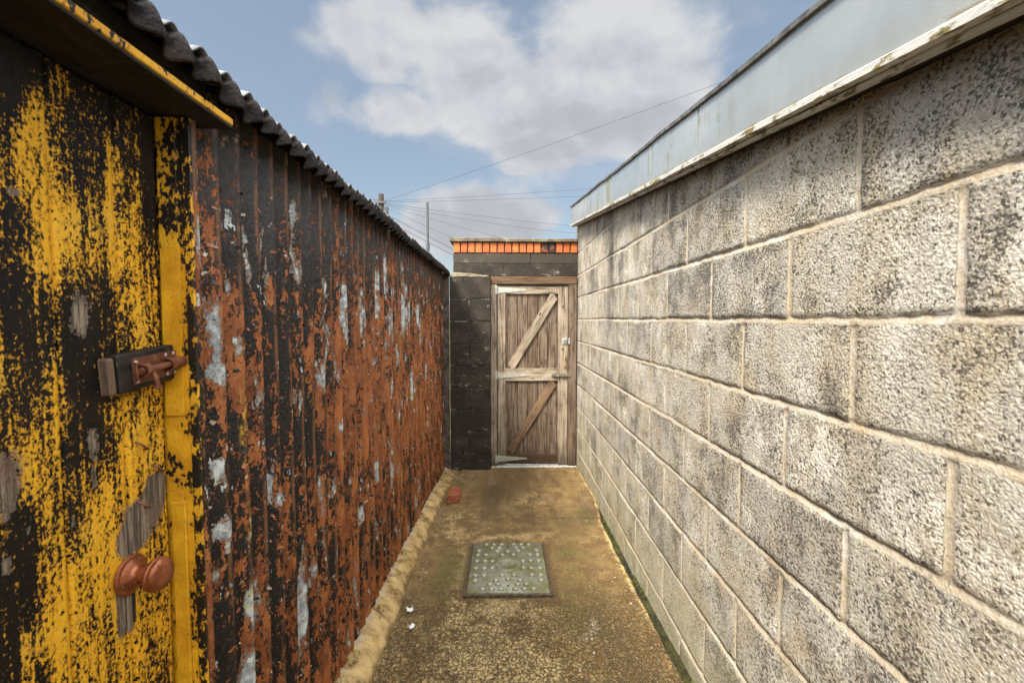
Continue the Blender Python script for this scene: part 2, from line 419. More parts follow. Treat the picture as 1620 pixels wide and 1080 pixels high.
def mat_door():
    """yellow gloss worn off a black coat, bare wood in places; the attributes say where"""
    m, t = material('worn_yellow_over_black_paint')
    p = t.obj(); C = lambda v: t.m('SUBTRACT', v, .5)
    sc1 = t.noise(t.sc(p, (1, 1, .06)), 120, 5, .62); sc2 = t.noise(t.sc(p, (1, 1, .16), (2, 7, 1)), 38, 5, .6)
    big = t.noise(t.sc(p, (1, 1, .6)), 14, 5, .6); sp = t.noise(t.sc(p, (1, 1, .7)), 150, 5, .70); sp2 = t.noise(p, 260, 3, .6)
    blob = t.voro(t.sc(p, (1, 1, .8)), 62)
    v = t.add(t.mul(C(sc1), .85), t.mul(C(sc2), .75), t.mul(C(big), .70), t.mul(C(sp), 1.75), t.mul(C(sp2), .80), t.mul(t.attr('yellow'), .62), -.055)
    dots = t.mul(t.step(t.add(blob, t.mul(C(sp), .7)), .24, .15), t.step(t.noise(p, 19, 2), .44, .54))
    hole = t.step(t.add(t.voro(t.sc(p, (1, 1, .7), (3, 1, 2)), 85), t.mul(C(sp), .7)), .22, .14)
    v = t.add(v, t.mul(dots, .22), t.mul(hole, -.27))
    yel = t.step(v, -.035, .045)
    thick = t.step(v, .0, .28)
    yc = t.mix(thick, (.42, .205, .016), (.80, .415, .020))
    yc = t.mix(t.mul(t.step(t.noise(p, 9, 4), .52, .66), .35), yc, (.80, .48, .06))
    yc = t.mix(t.mul(t.step(sp2, .60, .70), .4), yc, (.25, .11, .01))
    bk = t.mix(t.step(big, .40, .62), (.0040, .0028, .0020), (.012, .0075, .0045))
    bk = t.mix(t.mul(t.step(sp, .57, .66), .6), bk, (.060, .040, .020))
    c = t.mix(yel, bk, yc)
    wv = t.add(t.attr('wood'), t.mul(C(sp), 1.5), t.mul(C(big), 1.3), t.mul(C(sc2), .8), -.08)
    wd = t.step(wv, .48, .56)
    rim = t.mul(t.step(wv, .36, .44), t.m('SUBTRACT', 1.0, wd))
    grain = t.noise(t.sc(p, (1, 1, .05)), 150, 4, .6)
    wc = t.mix(t.step(grain, .40, .62), (.10, .075, .055), (.31, .24, .17))
    wc = t.mix(t.mul(t.step(big, .5, .6), .4), wc, (.21, .10, .075))
    c = t.mix(t.mul(rim, .55), c, (.45, .36, .26))
    c = t.mix(wd, c, wc)
    h = t.add(t.mul(yel, .30), t.mul(sc1, .65), t.mul(sp, .9), t.mul(wd, -1.1), t.mul(rim, .3))
    finish(t, c, t.add(.42, t.mul(wd, .4), t.mul(sp, .2)), t.bump(h, .0034, .9), spec=.26); return m
def mat_trim(yb=.0):
    m, t = material('worn_yellow_trim_paint')
    p = t.obj(); C = lambda v: t.m('SUBTRACT', v, .5)
    sp = t.noise(t.sc(p, (1, 1, .55)), 120, 5, .65); big = t.noise(p, 16, 4, .6); sp2 = t.noise(p, 300, 3, .6)
    v = t.add(t.mul(C(sp), 1.0), t.mul(C(big), .8), t.attr('tone'), -.5 + yb)
    yel = t.step(v, -.02, .03)
    yc = t.mix(t.step(big, .38, .64), (.56, .26, .010), (.74, .39, .018))
    yc = t.mix(t.mul(t.step(sp2, .60, .68), .5), yc, (.20, .09, .012))
    c = t.mix(yel, (.011, .008, .006), yc)
    wd = t.step(t.add(sp, t.mul(C(big), .3)), .66, .70)
    c = t.mix(t.mul(wd, .8), c, (.26, .19, .12))
    finish(t, c, .45, t.bump(t.add(t.mul(yel, .4), sp), .0022, .8), spec=.4); return m
def mat_dark_timber():
    m, t = material('dark_stained_timber')
    p = t.obj(); n = t.noise(t.sc(p, (1, .2, 1)), 60, 5, .6); s = t.noise(p, 55, 5, .65)
    c = t.mix(t.step(n, .4, .62), (.009, .0065, .005), (.026, .019, .014))
    c = t.mix(t.mul(t.step(s, .60, .70), .7), c, (.10, .075, .055))
    finish(t, c, .62, t.bump(t.add(n, s), .003, .7), spec=.35); return m
def mat_wood(name, a, b, knots=True, axis='z', stain=.5):
    m, t = material(name)
    p = t.obj(); tone = t.attr('tone')
    sx = {'z': (1, 1, .045), 'x': (.045, 1, 1)}[axis]
    off = t.N('ShaderNodeCombineXYZ', {0: t.mul(tone, 7.0), 1: t.mul(tone, 3.0), 2: t.mul(tone, 11.0)}).outputs[0]
    q = t.N('ShaderNodeVectorMath', {0: p, 1: off}, operation='ADD').outputs[0]
    g = t.noise(t.sc(q, sx), 75, 5, .62, .35); g2 = t.noise(t.sc(q, tuple(min(1, s * 3) for s in sx)), 20, 4, .6, .8)
    w_ = t.noise(q, 5, 4, .6); s = t.noise(t.sc(q, tuple(min(1, s * 6) for s in sx)), 24, 5, .65)
    c = t.mix(t.step(t.add(t.mul(g, .6), t.mul(g2, .4)), .38, .60), a, b)
    c = t.mix(t.mul(t.step(g, .44, .36), .75), c, tuple(v * .30 for v in a))
    c = t.mix(t.mul(t.step(s, .52, .68), stain), c, (.060, .033, .018))
    c = t.mix(t.mul(t.step(w_, .52, .70), .40), c, tuple(min(.8, v * 1.35) for v in b))
    c = t.mix(t.mul(t.step(tone, .45, 1.0), .34), c, (.085, .048, .027))
    z_ = t.xyz(t.N('ShaderNodeNewGeometry').outputs['Position'])[2]
    rot = t.step(t.add(z_, t.mul(t.m('SUBTRACT', s, .5), .5)), .28, .02)
    c = t.mix(t.mul(rot, .65), c, (.035, .022, .014))
    if knots:
        k = t.voro(t.sc(q, (1, 1, .55) if axis == 'z' else (.55, 1, 1)), 8.0)
        c = t.mix(t.mul(t.step(k, .11, .05), .85), c, (.045, .022, .012))
    finish(t, c, .85, t.bump(t.add(t.mul(g, .8), t.mul(g2, .5)), .004, .8), spec=.25); return m
def mat_path():
    m, t = material('mossy_concrete_path')
    p = t.obj(); x, y, z = t.xyz(p); C = lambda v: t.m('SUBTRACT', v, .5)
    big = t.noise(p, 2.6, 5, .6); med = t.noise(p, 9, 6, .65); f = t.noise(p, 70, 5, .65); ff = t.noise(p, 190, 4, .6)
    pale = t.attr('pale'); moss = t.attr('moss'); dark = t.attr('dark'); scrape = t.attr('scrape')
    c = t.mix(t.step(t.add(med, t.mul(C(f), .5)), .38, .62), (.150, .088, .030), (.285, .182, .066))
    c = t.mix(t.step(t.add(pale, t.mul(C(med), 2.0), t.mul(C(f), 1.6)), .22, .62), c, (.54, .39, .175))
    c = t.mix(t.mul(t.step(t.add(moss, t.mul(C(big), 1.6), t.mul(C(med), 1.0), t.mul(C(f), 1.0)), .24, .60), .75), c, (.105, .098, .017))
    c = t.mix(t.mul(t.step(t.add(dark, t.mul(C(med), 1.6), t.mul(C(f), .7)), .22, .60), .74), c, (.075, .048, .020))
    c = t.mix(t.step(t.add(scrape, t.mul(C(med), 1.1), t.mul(C(f), .8)), .52, .60), c, (.40, .33, .21))
    # crazed skin in the foreground: pale islands between dark fine cracks
    cr = t.voro(t.N('ShaderNodeVectorMath', {0: t.sc(p, (1, .75, 1)), 1: t.N('ShaderNodeTexNoise', {'Vector': p, 'Scale': 45.0, 'Detail': 3}).outputs['Color'], 2: (.03, .03, .03)}, operation='MULTIPLY_ADD').outputs[0] if False else t.N('ShaderNodeVectorMath', {0: t.sc(p, (1, .8, 1)), 1: t.N('ShaderNodeCombineXYZ', {0: t.mul(C(med), .10), 1: t.mul(C(f), .05)}).outputs[0]}, operation='ADD').outputs[0], 52, 'DISTANCE_TO_EDGE')
    crz = t.mul(t.step(t.add(cr, t.mul(C(f), .18)),   .17, .02), t.step(y, 2.6, 1.95))
    c = t.mix(t.mul(crz, .85), c, (.085, .058, .022))
    grit = t.step(ff, .585, .66)
    c = t.mix(t.mul(grit, .7), c, (.60, .47, .26))
    c = t.mix(t.mul(t.step(ff, .46, .37), .8), c, (.045, .032, .012))
    streakw = t.noise(t.sc(p, (1, .22, 1), (4, 2, 0)), 9, 4, .6)
    c = t.mix(t.mul(t.mul(t.step(streakw, .48, .64), t.step(y, 3.0, 3.5)), .5), c, (.30, .205, .115))
    wet = t.mul(t.step(t.noise(t.sc(p, (1, .16, 1), (1, 6, 0)), 7, 5, .62), .50, .60), t.step(y, 2.9, 3.4))
    c = t.mix(t.mul(wet, .6), c, (.085, .052, .024))
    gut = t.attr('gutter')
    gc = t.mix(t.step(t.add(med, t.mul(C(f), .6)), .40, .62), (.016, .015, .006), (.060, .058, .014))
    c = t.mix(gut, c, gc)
    h = t.add(t.mul(f, .8), t.mul(ff, .5), t.mul(crz, -.5), t.mul(med, .6))
    finish(t, c, t.add(.62, t.mul(f, .3)), t.bump(h, .009, .9), spec=.35); return m
def mat_fillet():
    m, t = material('sandy_cement_fillet')
    p = t.obj(); n = t.noise(p, 10, 6, .65); f = t.noise(p, 80, 5, .6); k = t.noise(t.sc(p, (1, .7, 1)), 4, 4, .6)
    c = t.mix(t.step(n, .36, .64), (.27, .170, .060), (.58, .41, .18))
    c = t.mix(t.mul(t.step(k, .52, .70), .5), c, (.46, .24, .06))
    c = t.mix(t.mul(t.step(f, .57, .68), .5), c, (.68, .55, .33))
    top = t.step(t.attr('tone'), .55, .95)
    c = t.mix(t.mul(top, t.mul(t.step(n, .40, .58), .75)), c, (.36, .32, .25))
    c = t.mix(t.mul(t.step(t.add(t.mul(k, .5), t.mul(f, .5)), .53, .60), .45), c, (.12, .105, .022))
    c = t.mix(t.mul(t.step(t.add(n, t.mul(t.m('SUBTRACT', f, .5), .5)), .42, .33), .85), c, (.085, .055, .022))
    toe = t.step(t.add(t.attr('tone'), t.mul(t.m('SUBTRACT', n, .5), .6)), .22, .02)
    c = t.mix(t.mul(toe, .7), c, (.15, .105, .04))
    finish(t, c, .9, t.bump(t.add(t.mul(f, .6), n), .008, .9), spec=.25); return m
def mat_metal(name, a, b, rough=.5, metal=.6, scale=60, moss=None):
    m, t = material(name)
    p = t.obj(); n = t.noise(p, scale, 5, .62); f = t.noise(p, scale * 4, 3, .6)
    c = t.mix(t.step(n, .38, .62), a, b)
    if moss:
        c = t.mix(t.mul(t.step(t.add(n, t.mul(t.m('SUBTRACT', t.noise(p, 9, 4), .5), .7)), .47, .62), .85), c, moss)
        c = t.mix(t.mul(t.step(f, .58, .70), .6), c, (.10, .085, .05))
    finish(t, c, t.add(rough - .08, t.mul(n, .16)), t.bump(t.add(n, t.mul(f, .5)), .0016, .6), metal=metal); return m
def mat_plate():
    m, t = material('galvanised_studded_plate')
    p = t.obj(); n = t.noise(p, 40, 5, .62); f = t.noise(p, 170, 3, .6); k = t.noise(p, 11, 4, .6); z = t.xyz(p)[2]
    c = t.mix(t.step(n, .38, .62), (.21, .205, .145), (.35, .335, .245))
    c = t.mix(t.mul(t.step(t.add(n, t.mul(t.m('SUBTRACT', k, .5), .8)), .45, .60), .85), c, (.15, .145, .032))
    c = t.mix(t.mul(t.step(f, .56, .68), .6), c, (.09, .075, .04))
    worn = t.step(t.add(z, t.mul(t.m('SUBTRACT', n, .5), .008)), .0115, .0165)
    c = t.mix(t.mul(worn, .60), c, (.42, .41, .32))
    finish(t, c, t.add(.40, t.mul(worn, -.08)), t.bump(t.add(n, t.mul(f, .5)), .0016, .6), metal=.15); return m
def mat_fascia():
    m, t = material('glossy_pale_fascia')
    p = t.obj(); x, y, z = t.xyz(p)
    d = t.noise(t.sc(p, (1, 1, .10)), 26, 5, .6); n = t.noise(p, 14, 5, .65); a = t.noise(p, 1.4, 2)
    c = t.mix(t.step(t.noise(t.sc(p, (1, .5, .8)), 4, 4, .6), .35, .65), (.43, .455, .445), (.54, .56, .54))
    c = t.mix(t.mul(t.step(n, .50, .72), .25), c, (.36, .35, .30))
    stain = t.mul(t.step(t.add(d, t.mul(t.m('SUBTRACT', n, .5), .5)), .53, .65), t.step(a, .40, .56))
    c = t.mix(t.mul(stain, .75), c, (.26, .24, .10))
    dl = t.add(z, t.mul(y, -.1322), -1.907)
    lich = t.step(t.add(dl, t.mul(t.m('SUBTRACT', t.noise(t.sc(p, (1, .4, 1)), 55, 5, .65), .5), .034), t.mul(t.m('SUBTRACT', t.noise(p, 5, 3), .5), .03)), .010, .003)
    c = t.mix(t.mul(lich, .85), c, (.17, .125, .045))
    grime = t.step(t.add(dl, t.mul(t.m('SUBTRACT', d, .5), .12)), .07, .0)
    c = t.mix(t.mul(grime, .35), c, (.36, .33, .25))
    finish(t, c, t.add(.10, t.mul(stain, .4), t.mul(lich, .5)), t.bump(t.noise(t.sc(p, (1, .5, 1)), 3.5, 2), .006, .5), metal=.45, spec=.8); return m
def mat_drip():
    m, t = material('lichened_white_drip_edge')
    p = t.obj(); n = t.noise(t.sc(p, (1, .35, 1)), 60, 5, .65); k = t.noise(p, 13, 4, .6)
    c = t.mix(t.step(t.add(n, t.mul(t.m('SUBTRACT', k, .5), .6)), .50, .60), (.56, .55, .50), (.19, .145, .045))
    c = t.mix(t.mul(t.step(n, .60, .68), .8), c, (.06, .045, .02))
    finish(t, c, .6, t.bump(n, .003, .7)); return m
def mat_plain(name, col, rough=.7, metal=0.0, var=.25, scale=30):
    m, t = material(name)
    p = t.obj(); n = t.noise(p, scale, 5, .6)
    c = t.mix(t.step(n, .36, .64), tuple(v * (1 - var) for v in col), tuple(min(1, v * (1 + var)) for v in col))
    finish(t, c, rough, t.bump(n, .002, .6), metal=metal); return m
def mat_ground():
    m, t = material('rough_grass_ground')
    p = t.obj(); n = t.noise(p, .6, 6, .6); f = t.noise(p, 14, 4, .6)
    c = t.mix(t.step(n, .4, .62), (.055, .070, .022), (.12, .10, .055))
    finish(t, c, .95, t.bump(f, .03, .6), spec=.15); return m

M = dict(block=mat_block(), blk=mat_black_block(), bmort=mat_black_mortar(), coping=mat_coping(), brick=mat_brick(), lbrick=mat_loose_brick(),
         sheet=mat_sheet(), roof=mat_roof(), zroof=mat_roof(False), door=mat_door(), trim=mat_trim(.10), dark=mat_dark_timber(),
         plank=mat_wood('weathered_brown_boards', (.100, .069, .047), (.220, .163, .115), True, 'z', .85),
         pale=mat_wood('weathered_pale_timber', (.195, .150, .103), (.375, .305, .225), True, 'z', .6),
         palex=mat_wood('weathered_pale_rail', (.225, .175, .120), (.41, .34, .255), True, 'x', .35),
         brownx=mat_wood('damp_brown_rail', (.085, .050, .027), (.17, .11, .062), True, 'x', .5),
         brown=mat_wood('weathered_brown_brace', (.120, .072, .040), (.235, .155, .092), True, 'z', .5),
         path=mat_path(), fillet=mat_fillet(), fascia=mat_fascia(), drip=mat_drip(), ground=mat_ground(),
         rust=mat_metal('rusty_painted_iron', (.13, .045, .022), (.24, .088, .045), .48, .35, 90),
         copper=mat_metal('worn_copper_bronze', (.19, .055, .020), (.33, .105, .042), .34, .55, 45),
         steel=mat_metal('galvanised_plate', (.26, .265, .215), (.42, .42, .34), .42, .25, 40, (.20, .185, .055)),
         zinc=mat_metal('bright_zinc', (.42, .43, .43), (.62, .62, .60), .4, .5, 60),
         hinge=mat_metal('pale_galvanised_hinge', (.36, .36, .29), (.56, .55, .45), .5, .25, 50),
         brass=mat_metal('worn_brass', (.50, .35, .12), (.70, .52, .22), .35, .6, 60),
         boltm=mat_metal('tarnished_steel', (.16, .13, .09), (.30, .27, .21), .45, .6, 70),
         black=mat_plain('black_iron', (.012, .011, .010), .6), pole=mat_plain('creosoted_pole', (.075, .058, .045), .9),
         post=mat_plain('grey_painted_post', (.085, .085, .088), .6), wire=mat_plain('black_cable', (.03, .03, .033), .6),
         felt=mat_plain('grey_roof_felt', (.14, .14, .135), .8, 0, .4, 25), sill=mat_plain('pale_concrete_sill', (.55, .53, .48), .85, 0, .3, 40),
         pier=mat_plain('grey_brown_post_paint', (.075, .058, .045), .8, 0, .5, 14), flake=mat_plain('white_paint_flake', (.78, .77, .74), .7, 0, .1, 60),
         oldwood=mat_wood('grey_bare_wood', (.12, .095, .07), (.26, .20, .14), False, 'z', .3),
         peel=mat_wood('damp_brown_offcut', (.085, .055, .036), (.19, .125, .082), False, 'z', .4),
         mossm=mat_plain('moss_cushion', (.10, .125, .018), .95, 0, .5, 60))

# ------------------------------------------------------------------ ground and path
n = 24
gx = np.concatenate([-np.geomspace(900, 1.2, n), np.linspace(-1, 1, 5), np.geomspace(1.2, 900, n)])
gy = np.concatenate([-np.geomspace(900, 1.2, n), np.linspace(-1, 6, 8), np.geomspace(7, 900, n)])
X, Y = np.meshgrid(gx, gy, indexing='ij')
Z = -.10 + .0 * X + np.where(np.hypot(X, Y) > 8, fbm(X / 40, Y / 40, 3, 50) * .8, 0)
kind(grid_mesh('ground', np.stack([X, Y, Z], -1), M['ground']))

xs = np.concatenate([np.linspace(-.64, .655, 108), np.linspace(.66, .76, 21)])
ys = np.linspace(-1.6, 4.78, 440)
X, Y = np.meshgrid(xs, ys, indexing='ij')
edge = .672 + .028 * np.clip((Y - 1.6) / 1.8, 0, 1) + .05 * np.clip((Y - 3.2) / .5, 0, 1) + fbm(Y * 9, Y * 0, 4, 60) * .016
gut = np.clip((X - edge) / .010, 0, 1)
depth = .052 - .03 * np.clip((Y - 2.6) / 1.2, 0, 1)
Z = ground_z(Y) + fbm(X * 3, Y * 3, 4, 61) * .012 + fbm(X * 30, Y * 30, 3, 62) * .0035
Z = Z - gut * (depth + fbm(X * 30, Y * 12, 3, 63) * .012)
crack_y = 3.30 + fbm(X * 4, X * 0, 3, 64) * .10          # where the far slab was cast against the near one
Z = Z + .010 * np.clip((Y - crack_y) / .02, 0, 1) * (X > -.45)
Z = Z - .016 * np.exp(-((np.clip(abs(X - .012) - .235, 0, 9) + np.clip(abs(Y - 2.565) - .30, 0, 9)) / .022) ** 2)
def blob(cx, cy, rx, ry, p=1.0): return np.exp(-(((X - cx) / rx) ** 2 + ((Y - cy) / ry) ** 2) * p)
pale = .55 * blob(.05, 1.62, .30, .30) + .45 * blob(-.12, 1.95, .22, .25) + .40 * blob(-.26, 2.55, .06, .40) + .42 * blob(.02, 2.97, .30, .07) \
     + .38 * blob(-.38, 3.25, .12, .40) + .35 * blob(.02, 2.15, .3, .10) + .30 * blob(.12, 3.7, .25, .3) + .25 * blob(-.45, 4.3, .12, .3) + .55 * np.exp(-((X - edge + .012) / .014) ** 2) * (Y > 2.0)
moss = .35 * blob(-.36, 1.8, .10, .45) + .38 * blob(-.33, 2.55, .10, .35) + .40 * blob(.42, 2.3, .18, .7) + .35 * blob(.45, 3.15, .2, .3) + .45 * blob(.62, 3.6, .08, .7)
dark = .45 * blob(.15, 4.3, .5, .45) + .42 * blob(-.1, 3.75, .25, .35) + .40 * blob(.45, 2.0, .16, .5) + .40 * blob(.55, 1.6, .12, .3) + .35 * blob(.50, 3.2, .15, .3) \
     + .55 * np.exp(-((Y - crack_y) / .012) ** 2) * (X > .1) + .5 * np.exp(-((np.clip(abs(X - .012) - .235, 0, 9) + np.clip(abs(Y - 2.565) - .30, 0, 9)) / .03) ** 2)
scr = .50 * blob(.40, 2.03, .085, .12) + .44 * blob(.34, 1.93, .06, .05) + .42 * blob(.37, 2.28, .05, .03) + .42 * blob(.30, 2.55, .05, .05) + .44 * blob(.50, 1.66, .07, .06) + .40 * blob(.24, 3.0, .03, .05) + .42 * blob(.52, 3.75, .06, .16)
kind(grid_mesh('path', np.stack([X, Y, Z], -1), M['path'], None, dict(pale=pale, moss=moss, dark=dark, scrape=scr, gutter=gut)))

# ------------------------------------------------------------------ block outbuilding on the right
FX, FY0, FY1 = .675, -1.4, 4.70
def fz(y): return 1.895 + .1322 * y                        # lower edge of the sloping fascia
bld = thing('block_outbuilding', 'pale grey concrete block outbuilding with sloping glossy fascia along its eaves', 'outbuilding', (.75, 1.6, 0))
def rel(o, par): o.matrix_parent_inverse = Matrix.Translation(-par.location); return o
def axis_lines(start, stop, pitch, origin, half, inner, soft=.0035):
    out = []
    k0 = math.floor((start - origin) / pitch); k1 = math.ceil((stop - origin) / pitch)
    for k in range(k0, k1 + 1):
        c = origin + k * pitch
        out += [(c - half - soft), (c - half), c, (c + half)]
        out += [c + half + soft + (pitch - 2 * half - 2 * soft) * j / inner for j in range(inner)]
    return np.array(sorted(v for v in out if start <= v <= stop))
HB = .0078
yl = axis_lines(-1.4, 4.78, .225, .735, HB, 15); zl = axis_lines(-.25, 2.72, .225, EYE, HB, 16)
Yg, Zg = np.meshgrid(yl, zl, indexing='ij')
course = np.floor((Zg - EYE) / .225).astype(int)
dz = np.abs(Zg - EYE - np.round((Zg - EYE) / .225) * .225)
off = np.where(course % 2 == 0, .735, .96)
dyv = np.abs(Yg - off - np.round((Yg - off) / .45) * .45)
bed = (dz <= HB + 1e-5); perp = (dyv <= HB + 1e-5)
mort = (bed | perp).astype(float)
bi = np.floor((Yg - off) / .45).astype(int)
tone = np.random.RandomState(11).rand(64, 64)[bi % 64, course % 64]
face = fbm(Yg * 2.2, Zg * 2.2, 3, 21) * .006 + (tone - .5) * .003 + fbm(Yg * 40, Zg * 40, 3, 22) * .0035
sgn = (Zg - EYE - np.round((Zg - EYE) / .225) * .225)
prof = np.where(bed, np.where(sgn > .004, -.0048, np.where(sgn > -.004, -.0026, -.0006)), np.where(perp, -.0035, 0))
prof = prof + mort * fbm(Yg * 14, Zg * 14, 4, 23) * .005
PX = .746 - np.where(mort > 0, prof, face)
wob = fbm(Yg * 4, Zg * .6, 3, 24) * .009; wob2 = fbm(Yg * .7, Zg * 5, 3, 25) * .009
rag = fbm(Yg * 45, Zg * 45, 3, 26) * .009
Zw = Zg + wob + rag; Yw = Yg + wob2 + rag
top = fz(Yw) + .10
cl = Zw > top
Zw = np.minimum(Zw, top)
keep = ~(cl[:-1, :-1] & cl[1:, :-1] & cl[1:, 1:] & cl[:-1, 1:])
P = np.stack([PX, Yw, Zw], -1)
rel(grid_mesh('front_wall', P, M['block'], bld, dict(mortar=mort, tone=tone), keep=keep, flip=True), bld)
plainb = mat_plain('plain_block_wall', (.36, .33, .28), .9)     # the other walls, out of sight
for y0, y1 in ((-1.4, -1.2), (4.58, 4.76)):
    b = MB(); b.prism([(.78, fz(y0) + .09), (.78, -.2), (4.0, -.2), (4.0, fz(y0) + .09)], y0, y1, 'y'); rel(b.build('side_wall', plainb, bld), bld)
b = MB(); b.prism([(-1.19, fz(-1.19) + .09), (-1.19, -.2), (4.57, -.2), (4.57, fz(4.57) + .09)], 3.85, 3.99, 'x'); rel(b.build('rear_wall', plainb, bld), bld)
def slope_prism(name, prof, y0, y1, mat, par, n=40, wav=0.0, seed=70):
    """profile (x, dz above the fascia's lower edge) swept along the sloping eaves"""
    yv = np.linspace(y0, y1, n); vs = []; fs = []; k = len(prof)
    for y in yv:
        wv = float(fbm(np.array(y * 4.0), np.array(0.3), 3, seed)) * wav
        for j, (px, pz) in enumerate(prof): vs.append((px, y, fz(y) + pz + wv))
    for i in range(n - 1):
        for j in range(k): fs.append((i * k + j, i * k + (j + 1) % k, (i + 1) * k + (j + 1) % k, (i + 1) * k + j))
    fs.append(tuple(range(k))); fs.append(tuple((n - 1) * k + j for j in range(k))[::-1])
    o = link_mesh(name, vs, fs, mat, par, None, False, True)
    return rel(o, par)
for y0, y1 in ((FY0, 1.602), (1.610, 2.736), (2.742, FY1)):
    slope_prism('fascia_panel', [(FX, .012), (FX, .192), (FX + .012, .192), (FX + .012, .012)], y0, y1, M['fascia'], bld, 30, .0015)
slope_prism('roof_edge_trim', [(FX - .010, .187), (FX - .012, .199), (FX - .006, .204), (FX + .05, .204), (FX + .05, .1935), (FX - .002, .1935), (FX - .002, .187)], FY0, FY1 + .01, M['felt'], bld, 120, .012, 71)
slope_prism('drip_edge', [(FX - .010, -.004), (FX - .011, .010), (FX - .002, .016), (FX + .014, .016), (FX + .014, -.004)], FY0, FY1, M['drip'], bld, 80, .004, 72)
slope_prism('lower_bead', [(FX + .014, -.013), (FX + .012, -.006), (FX + .030, -.006), (FX + .030, -.013)], FY0, FY1, M['drip'], bld, 80, .003, 73)
slope_prism('soffit_board', [(FX + .024, -.004), (FX + .024, .022), (.80, .022), (.80, -.004)], FY0, FY1, M['dark'], bld, 40, .003, 74)
slope_prism('roof', [(FX + .052, .189), (FX + .052, .206), (4.05, .206), (4.05, .189)], FY0, FY1 - .005, M['felt'], bld, 20)

# ------------------------------------------------------------------ corrugated shed on the left
PITCH, AMP, SX = .0765, .0125, -.63
shed = thing('corrugated_shed', 'long shed of flaking rust red and black corrugated iron with a yellow door', 'shed', (-1.6, 1.7, 0))
def sheet_x(y): return SX + AMP * np.sin(2 * np.pi * (y + .012) / PITCH)
def shed_sheet(y0, y1, name='wall_sheet'):
    yv = np.arange(y0, y1, PITCH / 10); zv = np.linspace(-.05, 2.03, 110)
    Y, Z = np.meshgrid(yv, zv, indexing='ij')
    ph = np.sin(2 * np.pi * (Y + .012) / PITCH)
    ph2 = np.sin(2 * np.pi * (Y + .026) / PITCH)
    X = SX + AMP * ph + fbm(Y * 2.0, Z * 1.2, 3, 31) * .016 + fbm(Y * 8, Z * 5, 3, 32) * .004
    lap = ((Y - .93) / .61); X = X + .004 * (np.floor(lap) % 2)              # every other sheet laps over its neighbours
    return X, Y, Z, ph2
X, Y, Z, ph = shed_sheet(.912, 4.50)
def bl(cy, cz, ry, rz): return np.exp(-(((Y - cy) / ry) ** 2 + ((Z - cz) / rz) ** 2))
zinc = np.zeros_like(Y); black = np.zeros_like(Y); yel = np.zeros_like(Y)
for cy, cz, ry, rz, a in [(.945, 1.70, .020, .055, .34), (1.045, 1.76, .022, .075, .36), (1.05, 1.62, .018, .07, .30), (.985, 1.53, .014, .05, .22), (.985, 1.435, .030, .020, .26), (.945, 1.20, .018, .08, .25),
                          (.985, 1.22, .016, .075, .34), (.99, 1.08, .035, .035, .34), (.975, .98, .022, .045, .30), (1.075, .62, .026, .17, .42), (1.075, .87, .016, .05, .30), (1.07, 1.24, .018, .05, .22),
                          (1.25, 1.06, .035, .030, .34), (1.20, 1.12, .02, .02, .25), (1.36, .62, .022, .10, .42), (1.70, 1.16, .035, .035, .34), (1.55, 1.38, .02, .06, .28), (1.58, 1.62, .03, .10, .22),
                          (1.75, 1.55, .03, .12, .25), (1.95, 1.58, .05, .12, .22), (2.2, 1.60, .06, .14, .24), (2.45, 1.6, .08, .16, .24), (2.8, 1.6, .1, .15, .22), (2.15, .85, .04, .12, .30), (2.4, .75, .03, .12, .28), (3.2, 1.6, .15, .14, .20), (1.9, .72, .03, .05, .3), (3.0, 1.1, .05, .1, .2)]:
    zinc += .92 * a * bl(cy, cz, ry, rz)
for cy, cz, ry, rz, a in [(.95, 1.75, .05, .12, -.25), (1.05, 1.5, .04, .2, -.16), (1.20, 1.0, .04, .6, .16), (1.14, 1.75, .03, .2, .2), (1.34, 1.1, .03, .35, .16), (1.0, .75, .03, .2, .20), (1.44, 1.2, .02, .3, .2), (1.0, 1.15, .015, .2, .2), (1.28, 1.35, .05, .2, .18),
                          (1.9, 1.3, .3, .25, -.14), (2.6, 1.0, .6, .3, -.10), (3.6, 1.0, .6, .4, -.06), (4.35, 1.0, .15, .7, .22), (2.4, .6, .5, .2, .05), (1.5, 1.62, .2, .15, .12)]:
    black += a * bl(cy, cz, ry, rz)
for cy, cz, ry, rz, a in [(1.075, 1.30, .012, .13, 1.0), (1.08, 1.05, .01, .05, .9)]: yel += a * bl(cy, cz, ry, rz)
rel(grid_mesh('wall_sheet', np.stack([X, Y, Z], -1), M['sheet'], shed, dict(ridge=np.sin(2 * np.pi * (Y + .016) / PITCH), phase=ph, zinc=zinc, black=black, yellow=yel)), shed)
X, Y, Z, ph = shed_sheet(-1.5, .11)
rel(grid_mesh('wall_sheet', np.stack([X, Y, Z], -1), M['sheet'], shed, dict(ridge=np.sin(2 * np.pi * (Y + .016) / PITCH), phase=ph, zinc=Y * 0, black=Y * 0, yellow=Y * 0)), shed)
